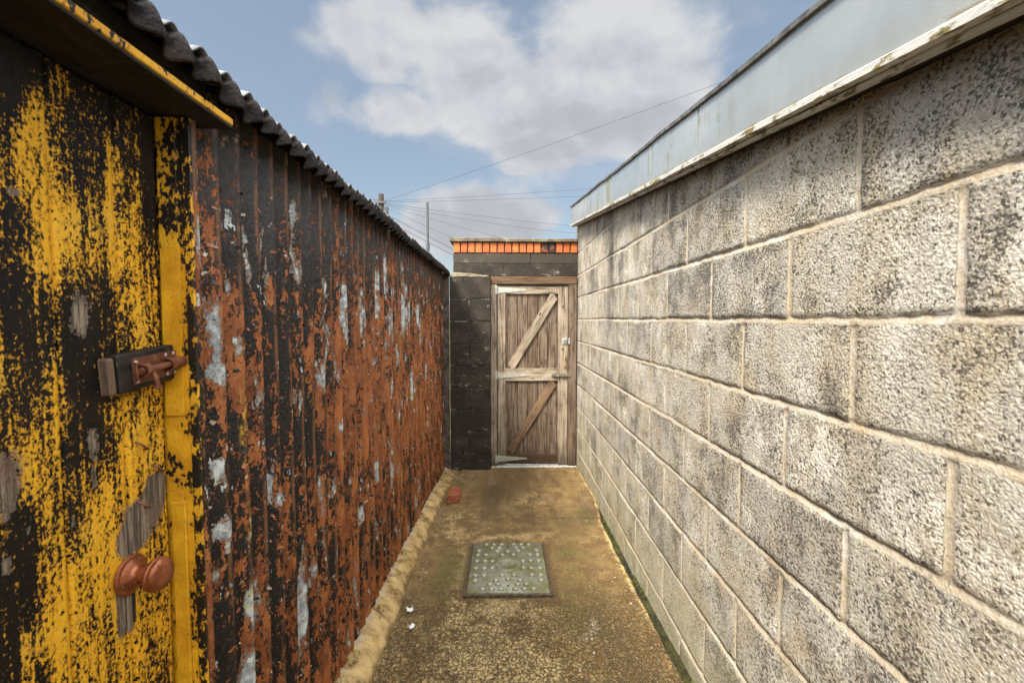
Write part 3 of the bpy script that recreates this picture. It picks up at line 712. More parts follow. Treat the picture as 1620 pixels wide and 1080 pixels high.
def roof_sheet(name, x0, dz, phs, mat, amp=.013, sl=.16, drop=0.0):
    yv = np.arange(-1.55, 4.56, PITCH / 10); tv = np.concatenate([np.linspace(-drop, -.006, 7) if drop else [], np.linspace(0, .12, 8), np.linspace(.16, 2.3, 14)])
    Y, Tt = np.meshgrid(yv, tv, indexing='ij')
    w1 = np.sin(2 * np.pi * (Y + phs) / (PITCH * .96))
    sag = np.clip(1 - np.abs(Tt) / .12, 0, 1); Dn = np.clip(-Tt, 0, 1); Tt = np.maximum(Tt, 0); bent = np.clip(Dn / .02, 0, 1)     # old eave beaten down over the wall head
    rise = .028 * np.clip(1.05 - Y, 0, .5) * 2
    Z = 2.028 + dz + rise + Tt * sl - Dn * (1 + .55 * fbm(Y * 9, Y * 0 + 1, 3, 43)) + w1 * amp * (1 - .55 * bent) + sag * fbm(Y * 7, Y * 0 + phs, 3, 41) * .016
    X = x0 - Tt + .004 * np.sqrt(Dn / .05) + w1 * amp * .9 * bent + sag * fbm(Y * 6, Y * 0 + 3, 3, 42) * .022
    o = rel(grid_mesh(name, np.stack([X, Y, Z], -1), mat, shed), shed)
    md = o.modifiers.new('thickness', 'SOLIDIFY'); md.thickness = .003; md.offset = -1
    return o
roof_sheet('roof', -.560, 0.0, 0.0, M['roof'], drop=.040)
roof_sheet('roof_cover_sheet', -.566, .0125, .012, M['zroof'], .012)
b = MB(); b.box(-2.78, -2.70, -1.45, 4.48, -.1, 2.34); rel(b.build('rear_wall', M['dark'], shed), shed)
for y0, y1 in ((4.46, 4.49), (-1.46, -1.43)):
    b = MB(); b.prism([(-2.69, -.1), (-.66, -.1), (-.66, 2.0), (-2.69, 2.32)], y0, y1, 'y'); rel(b.build('end_wall', M['dark'], shed), shed)
b = MB(); b.box(-.70, -.648, -1.40, 4.44, 1.955, 2.015, .004); rel(b.build('wall_plate', M['dark'], shed), shed)
b = MB(); b.box(-.655, -.5675, 4.545, 4.572, -.05, 2.02, .004); rel(b.build('corner_post', M['pier'], shed), shed)
# board over the door: dark underside, front edge still yellow
b = MB(); b.box(-.700, -.565, .02, .962, 1.944, 1.949, .001, .2); rel(b.build('lintel_board', M['dark'], shed), shed)
b = MB(); b.box(-.700, -.5635, .02, .9635, 1.950, 1.9645, .002, .49); rel(b.build('lintel_edge', M['trim'], shed), shed)
b = MB(); b.box(-.660, -.605, .02, .945, 1.965, 2.03, .003); rel(b.build('header_board', M['dark'], shed), shed)
# door frame
b = MB(); b.box(-.730, -.6215, .9065, .935, .15, 1.66, .0005, .51); b.box(-.730, -.6215, .9066, .935, 1.66, 1.9435, .0005, .36); rel(b.build('door_frame', M['trim'], shed), shed)
b = MB(); b.box(-.730, -.625, .115, .140, .15, 1.9435, .002, .4); rel(b.build('door_frame', M['trim'], shed), shed)
b = MB(); b.box(-.676, -.640, .8985, .9060, 1.36, 1.690, .0005, .66); b.box(-.676, -.640, .8987, .9060, 1.690, 1.940, .0005, .40); rel(b.build('stop_bead', M['trim'], shed), shed)
b = MB(); b.box(-.672, -.644, .8985, .9060, .24, 1.185, .002, .68); rel(b.build('stop_bead', M['trim'], shed), shed)
b = MB(); b.box(-.632, -.6150, .904, .9115, .15, 1.9425, .0015, .36); rel(b.build('edge_strip', M['trim'], shed), shed)

# door leaf: one board face with V grooves
DX = -.68
yv = np.unique(np.concatenate([np.linspace(.145, .8975, 150)] + [np.array([g - .004, g - .002, g, g + .002, g + .004]) for g in (.247, .359, .471, .583, .695, .807)]))
zv = np.linspace(.26, 1.938, 330)
Y, Z = np.meshgrid(yv, zv, indexing='ij')
gr = np.zeros_like(Y)
for g in (.247, .359, .471, .583, .695, .807): gr = np.maximum(gr, np.clip(1 - np.abs(Y - g) / .0045, 0, 1))
X = DX - .008 * gr + fbm(Y * 25, Z * 4, 3, 81) * .003 + np.where(Y > .807, .0025, 0)
def onDoor(px, py):   # photo measurement of the door face -> metres on its plane
    a, c = (px - 810) / 714, -(py - 540) / 714
    ya, p = math.atan(10 / 714), math.atan(34 / 714); cy_, sy_, cp, sp_ = math.cos(ya), math.sin(ya), math.cos(p), math.sin(p)
    d = (sy_ * cp + a * cy_ + c * sy_ * sp_, cy_ * cp - a * sy_ + c * cy_ * sp_, -sp_ + c * cp)
    k = DX / d[0]; return d[1] * k, EYE + d[2] * k, k
YB = np.full_like(Y, -.02); WD = np.zeros_like(Y)
def dab(A, px, py, rx, ry, amt, pw=2):
    cy_, cz_, k = onDoor(px, py)
    y1, _, _ = onDoor(px + rx, py); y0, _, _ = onDoor(px - rx, py)
    rY = abs(y1 - y0) / 2; rZ = ry * k / 714
    A += amt * np.exp(-((np.abs(Y - cy_) / rY) ** pw + (np.abs(Z - cz_) / rZ) ** pw))
for d in [(62, 195, 26, 60, .42), (20, 250, 34, 60, .30), (90, 330, 34, 130, .28), (60, 420, 30, 60, .16), (200, 330, 34, 110, .26), (225, 500, 26, 80, .20), (130, 380, 28, 70, .14),
          (215, 720, 40, 90, .26), (160, 860, 60, 60, .30), (130, 960, 60, 80, .34), (215, 1000, 60, 90, .36), (150, 760, 30, 70, .12), (90, 600, 16, 170, .20), (45, 755, 22, 40, .30), (95, 900, 14, 180, .22), (190, 900, 60, 50, .3), (60, 1020, 30, 30, .2), (40, 700, 40, 20, .08),
          (120, 510, 46, 70, -.42), (30, 480, 40, 60, -.25), (40, 610, 40, 70, -.22), (135, 690, 36, 80, -.30), (20, 860, 40, 90, -.26), (140, 580, 36, 60, -.25), (30, 1000, 40, 60, -.16), (130, 240, 30, 60, -.26), (235, 250, 30, 120, -.45), (110, 820, 24, 40, -.16), (30, 340, 22, 30, -.20), (180, 560, 30, 60, -.12), (15, 930, 20, 60, -.2)]:
    dab(YB, *d)
YB -= .75 * np.clip((Z - (1.865 + fbm(Y * 14, Y * 0, 3, 84) * .20)) / .10, 0, 1)
for g in (.695, .807): YB += .30 * np.exp(-((Y - g + .006) / .006) ** 2) * (Z < 1.86) + .12 * np.exp(-((Y - g - .005) / .004) ** 2) * (Z < 1.8)
YB += .10 * (Y > .807) * (Z < 1.5)
for d in [(124, 502, 19, 40, 1.0, 2), (148, 698, 13, 34, .95, 2), (12, 770, 20, 60, 1.0, 2), (10, 895, 10, 18, .8, 4), (150, 760, 7, 20, .7, 4), (222, 822, 30, 40, 1.0, 3), (204, 855, 20, 24, 1.0, 3), (244, 775, 18, 30, 1.0, 3), (197, 955, 13, 52, 1.0, 6), (42, 840, 9, 10, .7, 4), (116, 825, 6, 12, .7, 4), (20, 303, 12, 6, .8, 4)]:
    dab(WD, *d)
door = grid_mesh('door', np.stack([X, Y, Z], -1), M['door'], shed, dict(yellow=YB, wood=WD)); rel(door, shed)
md = door.modifiers.new('thickness', 'SOLIDIFY'); md.thickness = .035; md.offset = 1 if False else -1
def onto_door(o): o.parent = door; return o
def chips(name, N, place, mat, par, seed, smax):
    rs = np.random.RandomState(seed); V = []; F = []; Tn = []
    for _ in range(N):
        y, z, xf = place(rs)
        sz = smax * (.35 + .65 * rs.rand() ** 2); an = rs.rand() * 6.28; curl = .25 + .5 * rs.rand(); el = 1 + 1.2 * rs.rand()
        b0 = len(V); tn = rs.rand()
        out = []
        for i in range(4):
            for j in range(3):
                u = (i / 3) * sz * el; v = (j / 2 - .5) * sz * (1 - .25 * i / 3) * (.8 + .4 * rs.rand())
                dy = u * math.cos(an) - v * math.sin(an); dz_ = u * math.sin(an) + v * math.cos(an)
                V.append((xf(y + dy, z + dz_) + .0006 + curl * (i / 3) ** 2 * sz, y + dy, z + dz_)); Tn.append(tn)
        for i in range(3):
            for j in range(2): F.append((b0 + i * 3 + j, b0 + i * 3 + j + 1, b0 + (i + 1) * 3 + j + 1, b0 + (i + 1) * 3 + j))
    o = link_mesh(name, V, F, mat, par, dict(tone=Tn)); o['kind'] = 'stuff'; return o
def mat_chip(stops):
    m, t = material('curled_paint_chip'); finish(t, t.ramp(t.attr('tone'), stops), .5); return m
def sheet_at(y, z): return float(SX + AMP * np.sin(2 * np.pi * (y + .012) / PITCH) + fbm(np.array(y * 2.0), np.array(z * 1.2), 3, 31) * .016 + fbm(np.array(y * 8), np.array(z * 5), 3, 32) * .004 + .004 * (np.floor((y - .93) / .61) % 2))
rel(chips('paint_chips', 1500, lambda r: (.93 + 3.3 * r.rand() ** 1.7, .45 + 1.42 * r.rand(), sheet_at),
      mat_chip([(0, (.010, .007, .005)), (.45, (.02, .014, .011)), (.5, (.25, .07, .02)), (.86, (.38, .15, .07)), (.92, (.44, .36, .28)), (1, (.52, .47, .40))]), shed, 5, .009), shed)
rel(chips('paint_chips', 260, lambda r: (.58 + .31 * r.rand(), .75 + 1.0 * r.rand(), lambda a, c: DX + .001),
      mat_chip([(0, (.010, .007, .005)), (.4, (.02, .014, .011)), (.45, (.50, .27, .02)), (.8, (.70, .40, .03)), (1, (.62, .50, .30))]), door, 6, .006), shed)
# knob: rose, neck and knob
ry_, rz_, _ = onDoor(203, 908)
MK = Matrix.Translation((DX + .003, ry_, rz_)) @ Matrix.Rotation(R(90), 4, 'Y')
b = MB(); b.lathe([(.0345, 0), (.0355, .003), (.033, .006), (.030, .0068), (.0285, .0062), (.027, .008), (.020, .013), (.0165, .017), (.0155, .020), (.0150, .026), (.0155, .0265)], 40, .5, MK)
rose = onto_door(smooth_by_angle(b.build('knob_rose', M['copper']), 50))
b = MB()
b.lathe([(.0148, .0266), (.0142, .032), (.0155, .035), (.0225, .038), (.0285, .043), (.0300, .0478), (.0282, .0500), (.0298, .0520), (.0280, .057), (.0235, .0625), (.0155, .0660), (.006, .0672), (.001, .0673)], 40, .5, MK)
onto_door(smooth_by_angle(b.build('door_knob', M['copper']), 60))
for dy_, dz_ in ((-.0235, -.009), (.011, .0225)):
    b = MB(); b.lathe([(.0036, .0060), (.0036, .0082), (.002, .0092)], 10, .5, Matrix.Translation((DX + .003, ry_ + dy_, rz_ + dz_)) @ Matrix.Rotation(R(90), 4, 'Y'))
    onto_door(smooth_by_angle(b.build('screw', M['boltm']), 40))
# slide bolt on its wooden block, the bolt shot into the frame
by0, bz, _ = onDoor(190, 585); by1 = .905
mB = Matrix.Translation((DX, .838, bz)) @ Matrix.Rotation(R(5), 4, 'X')
b = MB(); b.box(.001, .024, -.066, .066, -.034, .034, .003, .6, mB); onto_door(b.build('bolt_block', M['dark']))
b = MB(); b.box(.0, .020, -.081, -.067, -.034, .030, .004, .3, mB); onto_door(b.build('packing_piece', M['peel']))
b = MB(); b.box(.0242, .0268, -.040, .070, -.023, .023, .001, .5, mB)
b.box(.0268, .0330, -.040, -.0365, -.017, .017, .001, .5, mB)
onto_door(b.build('bolt_plate', M['rust']))
b = MB(); b.tube([mB @ Vector((.0345, -.036, 0)), mB @ Vector((.0345, .078, 0))], .0062, 14)
b.tube([mB @ Vector((.0345, -.012, 0)), mB @ Vector((.043, -.012, -.014)), mB @ Vector((.044, -.012, -.032))], [.0048, .0044, .0050], 12)
b.lathe([(.0050, 0), (.0068, .001), (.0068, .004), (.003, .005)], 12, .5, mB @ Matrix.Translation((.044, -.012, -.031)) @ Matrix.Rotation(R(180), 4, 'X'))
onto_door(smooth_by_angle(b.build('bolt_bar', M['rust']), 40))
def strap(yc, w_):
    q = []
    for i in range(13):
        an = math.pi * i / 12; q.append((.0345 + .0095 * math.sin(an), .0095 * math.cos(an)))
    pr = [(.0268, .022)] + [(.0268, .0098)] + [(x_, z_) for x_, z_ in q] + [(.0268, -.0098), (.0268, -.022)]
    inn = [(x_ + .002 if i < 2 or i > len(pr) - 3 else .0345 + (x_ - .0345) * 1.22, z_ if i < 1 or i > len(pr) - 2 else z_ * 1.22) for i, (x_, z_) in enumerate(pr)]
    v = []; f = []; k = len(pr)
    for yy in (yc - w_, yc + w_):
        for x_, z_ in pr: v.append((x_, yy, z_))
        for x_, z_ in inn: v.append((x_, yy, z_))
    for i in range(k - 1):
        f += [(k + i, k + i + 1, 3 * k + i + 1, 3 * k + i), (i, i + 1, 2 * k + i + 1, 2 * k + i), (i, i + 1, k + i + 1, k + i), (2 * k + i, 2 * k + i + 1, 3 * k + i + 1, 3 * k + i)]
    b.add(v, f, .5, mB)
for yc_, w_ in ((.050, .018), (-.024, .006)):
    b = MB(); strap(yc_, w_); onto_door(smooth_by_angle(b.build('bolt_keeper', M['rust']), 50))
for yy, zz in ((-.034, .016), (-.034, -.018), (.036, -.0185), (.056, -.0185), (.036, .0185), (.056, .0185)):
    b = MB(); b.lathe([(.0036, .0262), (.0036, .0282), (.002, .0292)], 10, .5, mB @ Matrix.Translation((0, yy, zz)) @ Matrix.Translation((.0005, 0, 0)) @ Matrix.Rotation(R(90), 4, 'Y'))
    onto_door(smooth_by_angle(b.build('screw', M['zinc']), 40))
# three old wire staples above the knob
for px, py, sz in ((218, 702, 1.0), (243, 737, .9), (220, 795, 1.0)):
    yy, zz, _ = onDoor(px, py)
    pts = [(DX - .002, yy - .009 * sz, zz + .006), (DX + .010, yy - .009 * sz, zz + .004), (DX + .016, yy - .004 * sz, zz - .004), (DX + .016, yy + .004 * sz, zz - .010), (DX + .010, yy + .008 * sz, zz - .012), (DX - .002, yy + .009 * sz, zz - .012)]
    b = MB(); b.tube(pts, .0021, 8); onto_door(smooth_by_angle(b.build('staple', M['rust']), 50))
yy, zz, _ = onDoor(207, 957)
b = MB(); b.box(DX + .001, DX + .004, yy - .011, yy - .001, zz - .045, zz + .040, .001, .3)
onto_door(b.build('keyhole_strip', M['oldwood']))
b = MB(); b.box(DX + .0008, DX + .0035, yy + .001, yy + .007, zz - .030, zz + .045, .001, .3); onto_door(b.build('keyhole_plate', M['black']))

# ------------------------------------------------------------------ cement fillet along the shed
ny, nt = 560, 16
yv = np.linspace(.93, 4.53, ny); tv = np.linspace(0, 1, nt)
Y, Tt = np.meshgrid(yv, tv, indexing='ij')
wd = .118 + .030 * fbm(Y * 3, Y * 0, 3, 91) + .02 * np.clip((Y - 3.8), 0, 1)
sc = np.abs(np.sin(np.pi * (Y + .012) / PITCH))
ht = .072 + .020 * fbm(Y * 6, Y * 0 + 2, 3, 92) - .020 * np.clip(Y - 3.2, 0, 1.2) + .012 * (sc - .5) * (1 - Tt)
X = SX - .004 + .012 * (1 - sc) * (1 - Tt) + Tt * wd
Zp = ground_z(Y) - .006 + ht * (np.cos(Tt * np.pi * .5) ** .62) + fbm(X * 26, Y * 26, 4, 93, .62) * .026 * np.sin(np.pi * np.clip(Tt + .15, 0, 1)) + fbm(Y * 13, Tt * 2, 2, 94) * .012 * np.sin(np.pi * Tt)
Zp = np.where(Tt > .985, ground_z(Y) - .014, Zp)
hole = np.exp(-(((Y - 1.86) / .035) ** 2 + ((Tt - .82) / .12) ** 2)); Zp = Zp - .03 * hole
tag(grid_mesh('mortar_fillet', np.stack([X, Y, Zp], -1), M['fillet'], None, dict(tone=1 - Tt)), 'lumpy sand coloured cement fillet along the foot of the corrugated wall', 'mortar fillet')

# ------------------------------------------------------------------ end wall and gate
GY = 4.68
wallt = thing('garden_wall', 'black block end wall with orange brick course, coping and a stub pier', 'wall', (.1, 4.75, 0))
b = MB(); mo = MB()
PYF, p0, p1 = 4.575, -.566, -.156
z = 2.0
tops = [1.985 - .2247 * k for k in range(10)]
for k in range(9):
    z1, z0 = tops[k], tops[k + 1]
    if k == 0: b.box(p0, p1, PYF, PYF + .24, z0 + .005, z1, .005, .2)
    elif k % 2 == 1:
        b.box(p0, -.374, PYF + .001, PYF + .24, z0 + .005, z1 - .005, .005, random.random() * .5); b.box(-.364, p1, PYF - .001, PYF + .24, z0 + .005, z1 - .005, .005, random.random() * .5)
    else: b.box(p0, p1, PYF + .0015 * (k % 3), PYF + .24, z0 + .005, z1 - .005, .005, random.random() * .5)
rel(b.build('pier', M['blk'], wallt), wallt)
mo.box(p0 + .003, p1 - .003, PYF + .004, PYF + .23, -.1, 1.984, .001)
rel(mo.build('pier_joint', M['bmort'], wallt), wallt)
# sloping mortar cap on the pier
yv = np.linspace(0, 1, 14); xv = np.linspace(0, 1, 30)
A, B_ = np.meshgrid(xv, yv, indexing='ij')
hx = p0 + A * (p1 - p0)
Zc = 1.986 + (.036 * np.clip(1 - (A * 1.05) ** 2, 0, 1) + .012) * np.clip(B_ * 3, 0, 1) ** .7 + fbm(A * 12, B_ * 5, 3, 95) * .008
Zc = np.where((A < .01) | (A > .99), 1.98, Zc)
rel(grid_mesh('pier_cap', np.stack([hx, PYF - .004 + B_ * .17, Zc], -1), mat_coping(), wallt), wallt)
# wall over the gate
WY = 4.69; wx0, wx1 = -.540, .744
b = MB()
for z0, z1, cuts in ((2.000, 2.128, (-.02, .60)), (2.128, 2.232, (.26,))):
    cs = [wx0] + list(cuts) + [wx1]
    for i in range(len(cs) - 1):
        b.box(cs[i] + .004 * (i > 0), cs[i + 1] - .004 * (i < len(cs) - 2), WY + .001 * i, WY + .20, z0 + .004, z1 - .004, .004, .35 + random.random() * .65)
rel(b.build('upper_wall', M['blk'], wallt), wallt)
mo = MB(); mo.box(wx0 + .004, wx1 - .002, WY + .004, WY + .19, 2.001, 2.235, .001); mo.box(wx0 + .004, wx1 - .002, WY + .006, WY + .19, 2.236, 2.346, .001, 0)
rel(mo.build('upper_wall_joint', mat_black_block(), wallt), wallt)
b = MB(); bw = (wx1 - wx0) / 17
for k in range(17):
    x0 = wx0 + bw * k; tn = .3 + .7 * random.random()
    if k in (12, 13): tn = .03
    b.box(x0 + .006, x0 + bw - .006, WY - .003 - .003 * random.random(), WY + .18, 2.241, 2.341, .004, tn)
rel(b.build('brick_course', M['brick'], wallt), wallt)
for x0, x1, z0, z1 in ((-.575, .006, 2.349, 2.388), (.010, .742, 2.346, 2.381)):
    b = MB(); b.box(x0, x1, WY - .030, WY + .24, z0, z1, .006); rel(b.build('coping_slab', M['coping'], wallt), wallt)
# reveal behind the gate's hinge side and the jamb side: the wall runs on to the pier
b = MB(); b.box(-.150, .74, WY - .04, WY + .10, -.06, .020, .004); rel(b.build('threshold', M['sill'], wallt), wallt)
# concrete threshold; its pale colour also paints the light gap under the gate
fr = thing('wooden_gate', 'weathered ledged and braced plank gate with tapered strap hinges in a timber frame', 'gate', (.28, GY, 0))
def gpart(bm, name, mat, par=fr, **k): return rel(bm.build(name, M[mat], par, **k), fr)
b = MB(); b.box(-.1555, .735, GY - .02, GY + .06, 1.918, 1.997, .004, .7); gpart(b, 'frame_head', 'brownx')
b = MB(); b.box(-.1555, -.094, GY - .015, GY + .06, .0, 1.9165, .004, .2); gpart(b, 'frame_jamb', 'pale')
b = MB(); b.box(.651, .735, GY - .015, GY + .06, .0, 1.9165, .004, .75); gpart(b, 'frame_jamb', 'plank')
b = MB(); b.box(-.0935, -.060, GY + .0415, GY + .06, .02, 1.9165, .002, .9); gpart(b, 'door_stop', 'brown')
b = MB(); b.box(.610, .6505, GY + .0415, GY + .06, .02, 1.9165, .002, .9); gpart(b, 'door_stop', 'brown')
b = MB(); b.box(-.0595, .6095, GY + .0415, GY + .06, 1.870, 1.9165, .002, .9); gpart(b, 'door_stop', 'brownx')
b = MB(); nb = 7; x0, x1 = -.080, .640
for k in range(nb):
    a0 = x0 + (x1 - x0) * k / nb; a1 = x0 + (x1 - x0) * (k + 1) / nb
    b.box(a0 + .0022, a1 - .0022, GY + .022, GY + .040, .03, 1.895, .003, random.random() * .9)
    b.box(a0 + .042, a0 + .046, GY + .0205, GY + .0225, .035, 1.89, .0008, .95) if False else None
b.box(x0 + .002, x1 - .002, GY + .0345, GY + .0395, .04, 1.885, .001, 1.0)
gpart(b, 'board_panel', 'plank')
b = MB(); b.box(-.084, -.002, GY, GY + .0215, .03, 1.90, .003, .25); gpart(b, 'stile', 'pale')
b = MB(); b.box(.546, .646, GY, GY + .0215, .03, 1.90, .003, .45); gpart(b, 'stile', 'pale')
b = MB(); b.box(-.0012, .5452, GY + .002, GY + .0215, 1.818, 1.899, .003, .5); gpart(b, 'rail', 'palex')
b = MB(); b.box(-.0012, .5452, GY + .001, GY + .0215, .915, 1.045, .003, .1); gpart(b, 'rail', 'palex')
b = MB(); b.box(-.0012, .5452, GY + .002, GY + .0215, .045, .145, .003, .9); gpart(b, 'rail', 'brownx')
def brace(xa, za, xb, zb, w_, mat, tn):
    L = math.hypot(xb - xa, zb - za); an = math.atan2(xb - xa, zb - za)
    b = MB(); h = w_ / 2
    b.prism([(-h, -L / 2 + h * abs(math.tan(an)) * .8), (h, -L / 2 - h * .55), (h, L / 2 - h * abs(math.tan(an)) * .8), (-h, L / 2 + h * .55)], -.0095, .0095, 'y', 0, tn)
    o = b.build('brace', M[mat], fr); rel(o, fr)
    o.location = ((xa + xb) / 2, GY + .0118, (za + zb) / 2); o.rotation_euler = (0, an, 0); return o
brace(.050, 1.058, .505, 1.806, .086, 'pale', .1)
brace(.040, .160, .500, .902, .078, 'brown', .5)
def hinge(zc, ln, x0=-.086):
    b = MB(); y0 = GY - .0008
    b.prism([(x0 + .004, zc - .030), (x0 + .02, zc - .031), (x0 + ln * .97, zc - .008), (x0 + ln, zc - .003), (x0 + ln, zc + .003), (x0 + ln * .97, zc + .008), (x0 + .02, zc + .031), (x0 + .004, zc + .030)], y0 - .0035, y0, 'y')
    b.tube([(x0 - .002, y0 - .006, zc - .044), (x0 - .002, y0 - .006, zc + .044)], .0058, 10)
    b.box(x0 - .024, x0 - .004, GY - .020, GY - .0165, zc - .042, zc + .042, .001)
    o = gpart(b, 'strap_hinge', 'hinge')
    for q in (.03, .09, .17, .25):
        s = MB(); s.lathe([(.0055, 0), (.005, .002), (.002, .003)], 10, .5, Matrix.Translation((x0 + q * ln / .30, y0 - .0035, zc)) @ Matrix.Rotation(R(90), 4, 'X'))
        rel(s.build('hinge_screw', M['black'], o), fr)
hinge(1.858, .30); hinge(.975, .33); hinge(.098, .31)
b = MB(); b.box(.585, .640, GY - .006, GY - .0006, 1.297, 1.362, .002); b.box(.595, .632, GY - .016, GY - .006, 1.310, 1.350, .004)
b.tube([(.600, GY - .016, 1.33), (.613, GY - .028, 1.345), (.628, GY - .016, 1.33)], .004, 8)
gpart(b, 'hasp', 'zinc')
b = MB(); b.box(.648, .668, GY - .024, GY - .0156, 1.300, 1.362, .002); gpart(b, 'staple_plate', 'zinc')
b = MB(); b.tube([(.612, GY - .001, 1.185), (.612, GY - .020, 1.178), (.612, GY - .024, 1.155), (.612, GY - .024, 1.09), (.612, GY - .020, 1.067), (.612, GY - .001, 1.060)], .0065, 10)
b.box(.604, .620, GY - .003, GY - .0005, 1.172, 1.198, .001); b.box(.604, .620, GY - .003, GY - .0005, 1.046, 1.072, .001)
gpart(b, 'pull_handle', 'brass')
b = MB(); b.box(.478, .628, GY - .0045, GY - .0005, .950, .990, .001); b.tube([(.488, GY - .014, .970), (.672, GY - .016, .970)], .0075, 10)
b.box(.50, .512, GY - .024, GY - .004, .957, .983, .002); b.box(.600, .612, GY - .024, GY - .004, .957, .983, .002); b.tube([(.54, GY - .014, .97), (.54, GY - .034, .962)], .005, 8)
b.box(.653, .664, GY - .026, GY - .0156, .955, .985, .002)
gpart(b, 'slide_bolt', 'boltm')

# ------------------------------------------------------------------ manhole cover, brick, litter
TILT = -math.atan(.056)
mh = thing('manhole_cover', 'studded galvanised manhole cover with a round central boss set in the mossy path', 'manhole cover', (.012, 2.565, float(ground_z(2.565))))
mh.rotation_euler = (TILT, 0, 0)
HW, HL = .218, .292
b = MB(); b.box(-HW, HW, -HL, HL, -.020, .008, .003)
U = [(.64, .90), (.41, .90), (.18, .90), (.46, .74), (.25, .74), (.85, .61), (.31, .60), (0, .555), (.86, .42), (.63, .42), (.16, .42), (.87, .15), (.64, .15), (.43, .14)]
for u, v in U:
    for su in ((-1, 1) if u else (1,)):
        for sv in (-1, 1):
            if (u, v) == (.85, .61) and su == 1 and sv == 1 and False: continue
            rr = .0185
            b.lathe([(rr, .0075), (rr * .95, .0105), (rr * .76, .0150), (rr * .42, .0178), (rr * .08, .0186)], 14, .5, Matrix.Translation((u * HW * .97, sv * v * HL, 0)) if su == 1 else Matrix.Translation((-u * HW * .97, sv * v * HL, 0)))
smooth_by_angle(b.build('plate', mat_plate(), mh), 55)
b = MB(); b.lathe([(.076, .0075), (.073, .0120), (.066, .0138), (.058, .0120), (.053, .0090), (.052, .0084)], 36); smooth_by_angle(b.build('boss_ring', mat_plate(), mh), 60)
for sv in (-1, 1):
    b = MB(); b.lathe([(.007, .0078), (.007, .0092), (.003, .0092)], 10, .5, Matrix.Translation((0, sv * HL * .79, 0))); b.build('lifting_socket', M['black'], mh)
b = MB()
for x0, x1, y0, y1 in ((-HW - .012, -HW - .003, -HL - .012, HL + .012), (HW + .003, HW + .012, -HL - .012, HL + .012), (-HW - .0028, HW + .0028, -HL - .012, -HL - .003), (-HW - .0028, HW + .0028, HL + .003, HL + .012)):
    b.box(x0, x1, y0, y1, -.02, .002, .0015)
b.build('frame', mat_metal('rusted_frame', (.07, .05, .03), (.16, .12, .07), .7, .2, 40), mh)

rs = np.random.RandomState(9); V = []; F = []; Tn = []
for _ in range(900):                                        # loose grit, thicker along the edges
    y = 1.4 + 3.1 * rs.rand(); u = rs.rand()
    x = (-.50 + .05 * rs.rand() if u < .35 else (.60 + .07 * rs.randn() if u < .55 else -.45 + 1.05 * rs.rand()))
    if abs(x - .012) < .24 and abs(y - 2.565) < .31 or x > .665: continue
    r0 = .0016 + .0045 * rs.rand() ** 4; b0 = len(V); tn = rs.rand(); zz = float(ground_z(y) + fbm(np.array(x * 3), np.array(y * 3), 4, 61) * .012) + r0 * .4
    for d in ((1, 0, 0), (-1, 0, 0), (0, 1, 0), (0, -1, 0), (0, 0, 1), (0, 0, -1)):
        k = r0 * (.6 + .7 * rs.rand()); V.append((x + d[0] * k * 1.2, y + d[1] * k * 1.2, zz + d[2] * k * .8)); Tn.append(tn)
    for a in (0, 1):
        for c in (2, 3):
            for e in (4, 5): F.append((b0 + a, b0 + c, b0 + e))
gm, gt = material('loose_grit'); finish(gt, gt.ramp(gt.attr('tone'), [(0, (.07, .05, .03)), (.5, (.30, .22, .12)), (.85, (.50, .42, .30)), (1, (.66, .62, .55))]), .9)
go = link_mesh('grit', V, F, gm, None, dict(tone=Tn), False, True); kind(go, 'stuff'); tag(go, 'fine loose grit scattered over the concrete path', 'grit')
# moss cushions in the open joint at the foot of the block wall
V = []; F = []; Tn = []
for _ in range(1500):
    y = 1.5 + 3.0 * rs.rand() ** 1.3; u = rs.rand()
    x = .742 - .012 * rs.rand() if u < .55 else float(.672 + .028 * np.clip((y - 1.6) / 1.8, 0, 1)) + .012 * rs.rand()
    if float(fbm(np.array(y * 5), np.array(x * 3), 3, 130)) < -.02: continue
    zz = float(ground_z(y)) - (.052 - .03 * min(max((y - 2.6) / 1.2, 0), 1)) * (.9 if u < .55 else .5); r0 = .004 + .008 * rs.rand(); b0 = len(V); tn = rs.rand()
    for q in range(6):
        an = rs.rand() * 6.28; e2 = rs.rand() * 1.4; d = Vector((math.cos(an) * math.cos(e2), math.sin(an) * math.cos(e2), math.sin(e2))) * r0
        sd_ = Vector((-math.sin(an), math.cos(an), 0)) * r0 * .45; c0 = Vector((x, y, zz)); n0 = len(V)
        for p_ in (c0 - sd_, c0 + sd_, c0 + d * 1.2): V.append(tuple(p_)); Tn.append(tn)
        F.append((n0, n0 + 1, n0 + 2))
gm2, gt2 = material('moss'); finish(gt2, gt2.ramp(gt2.attr('tone'), [(0, (.030, .038, .008)), (.6, (.085, .095, .018)), (1, (.15, .14, .03))]), .95)
mo_ = link_mesh('moss', V, F, gm2, None, dict(tone=Tn)); kind(mo_, 'stuff'); tag(mo_, 'dark green moss growing in the joint below the block wall', 'moss')

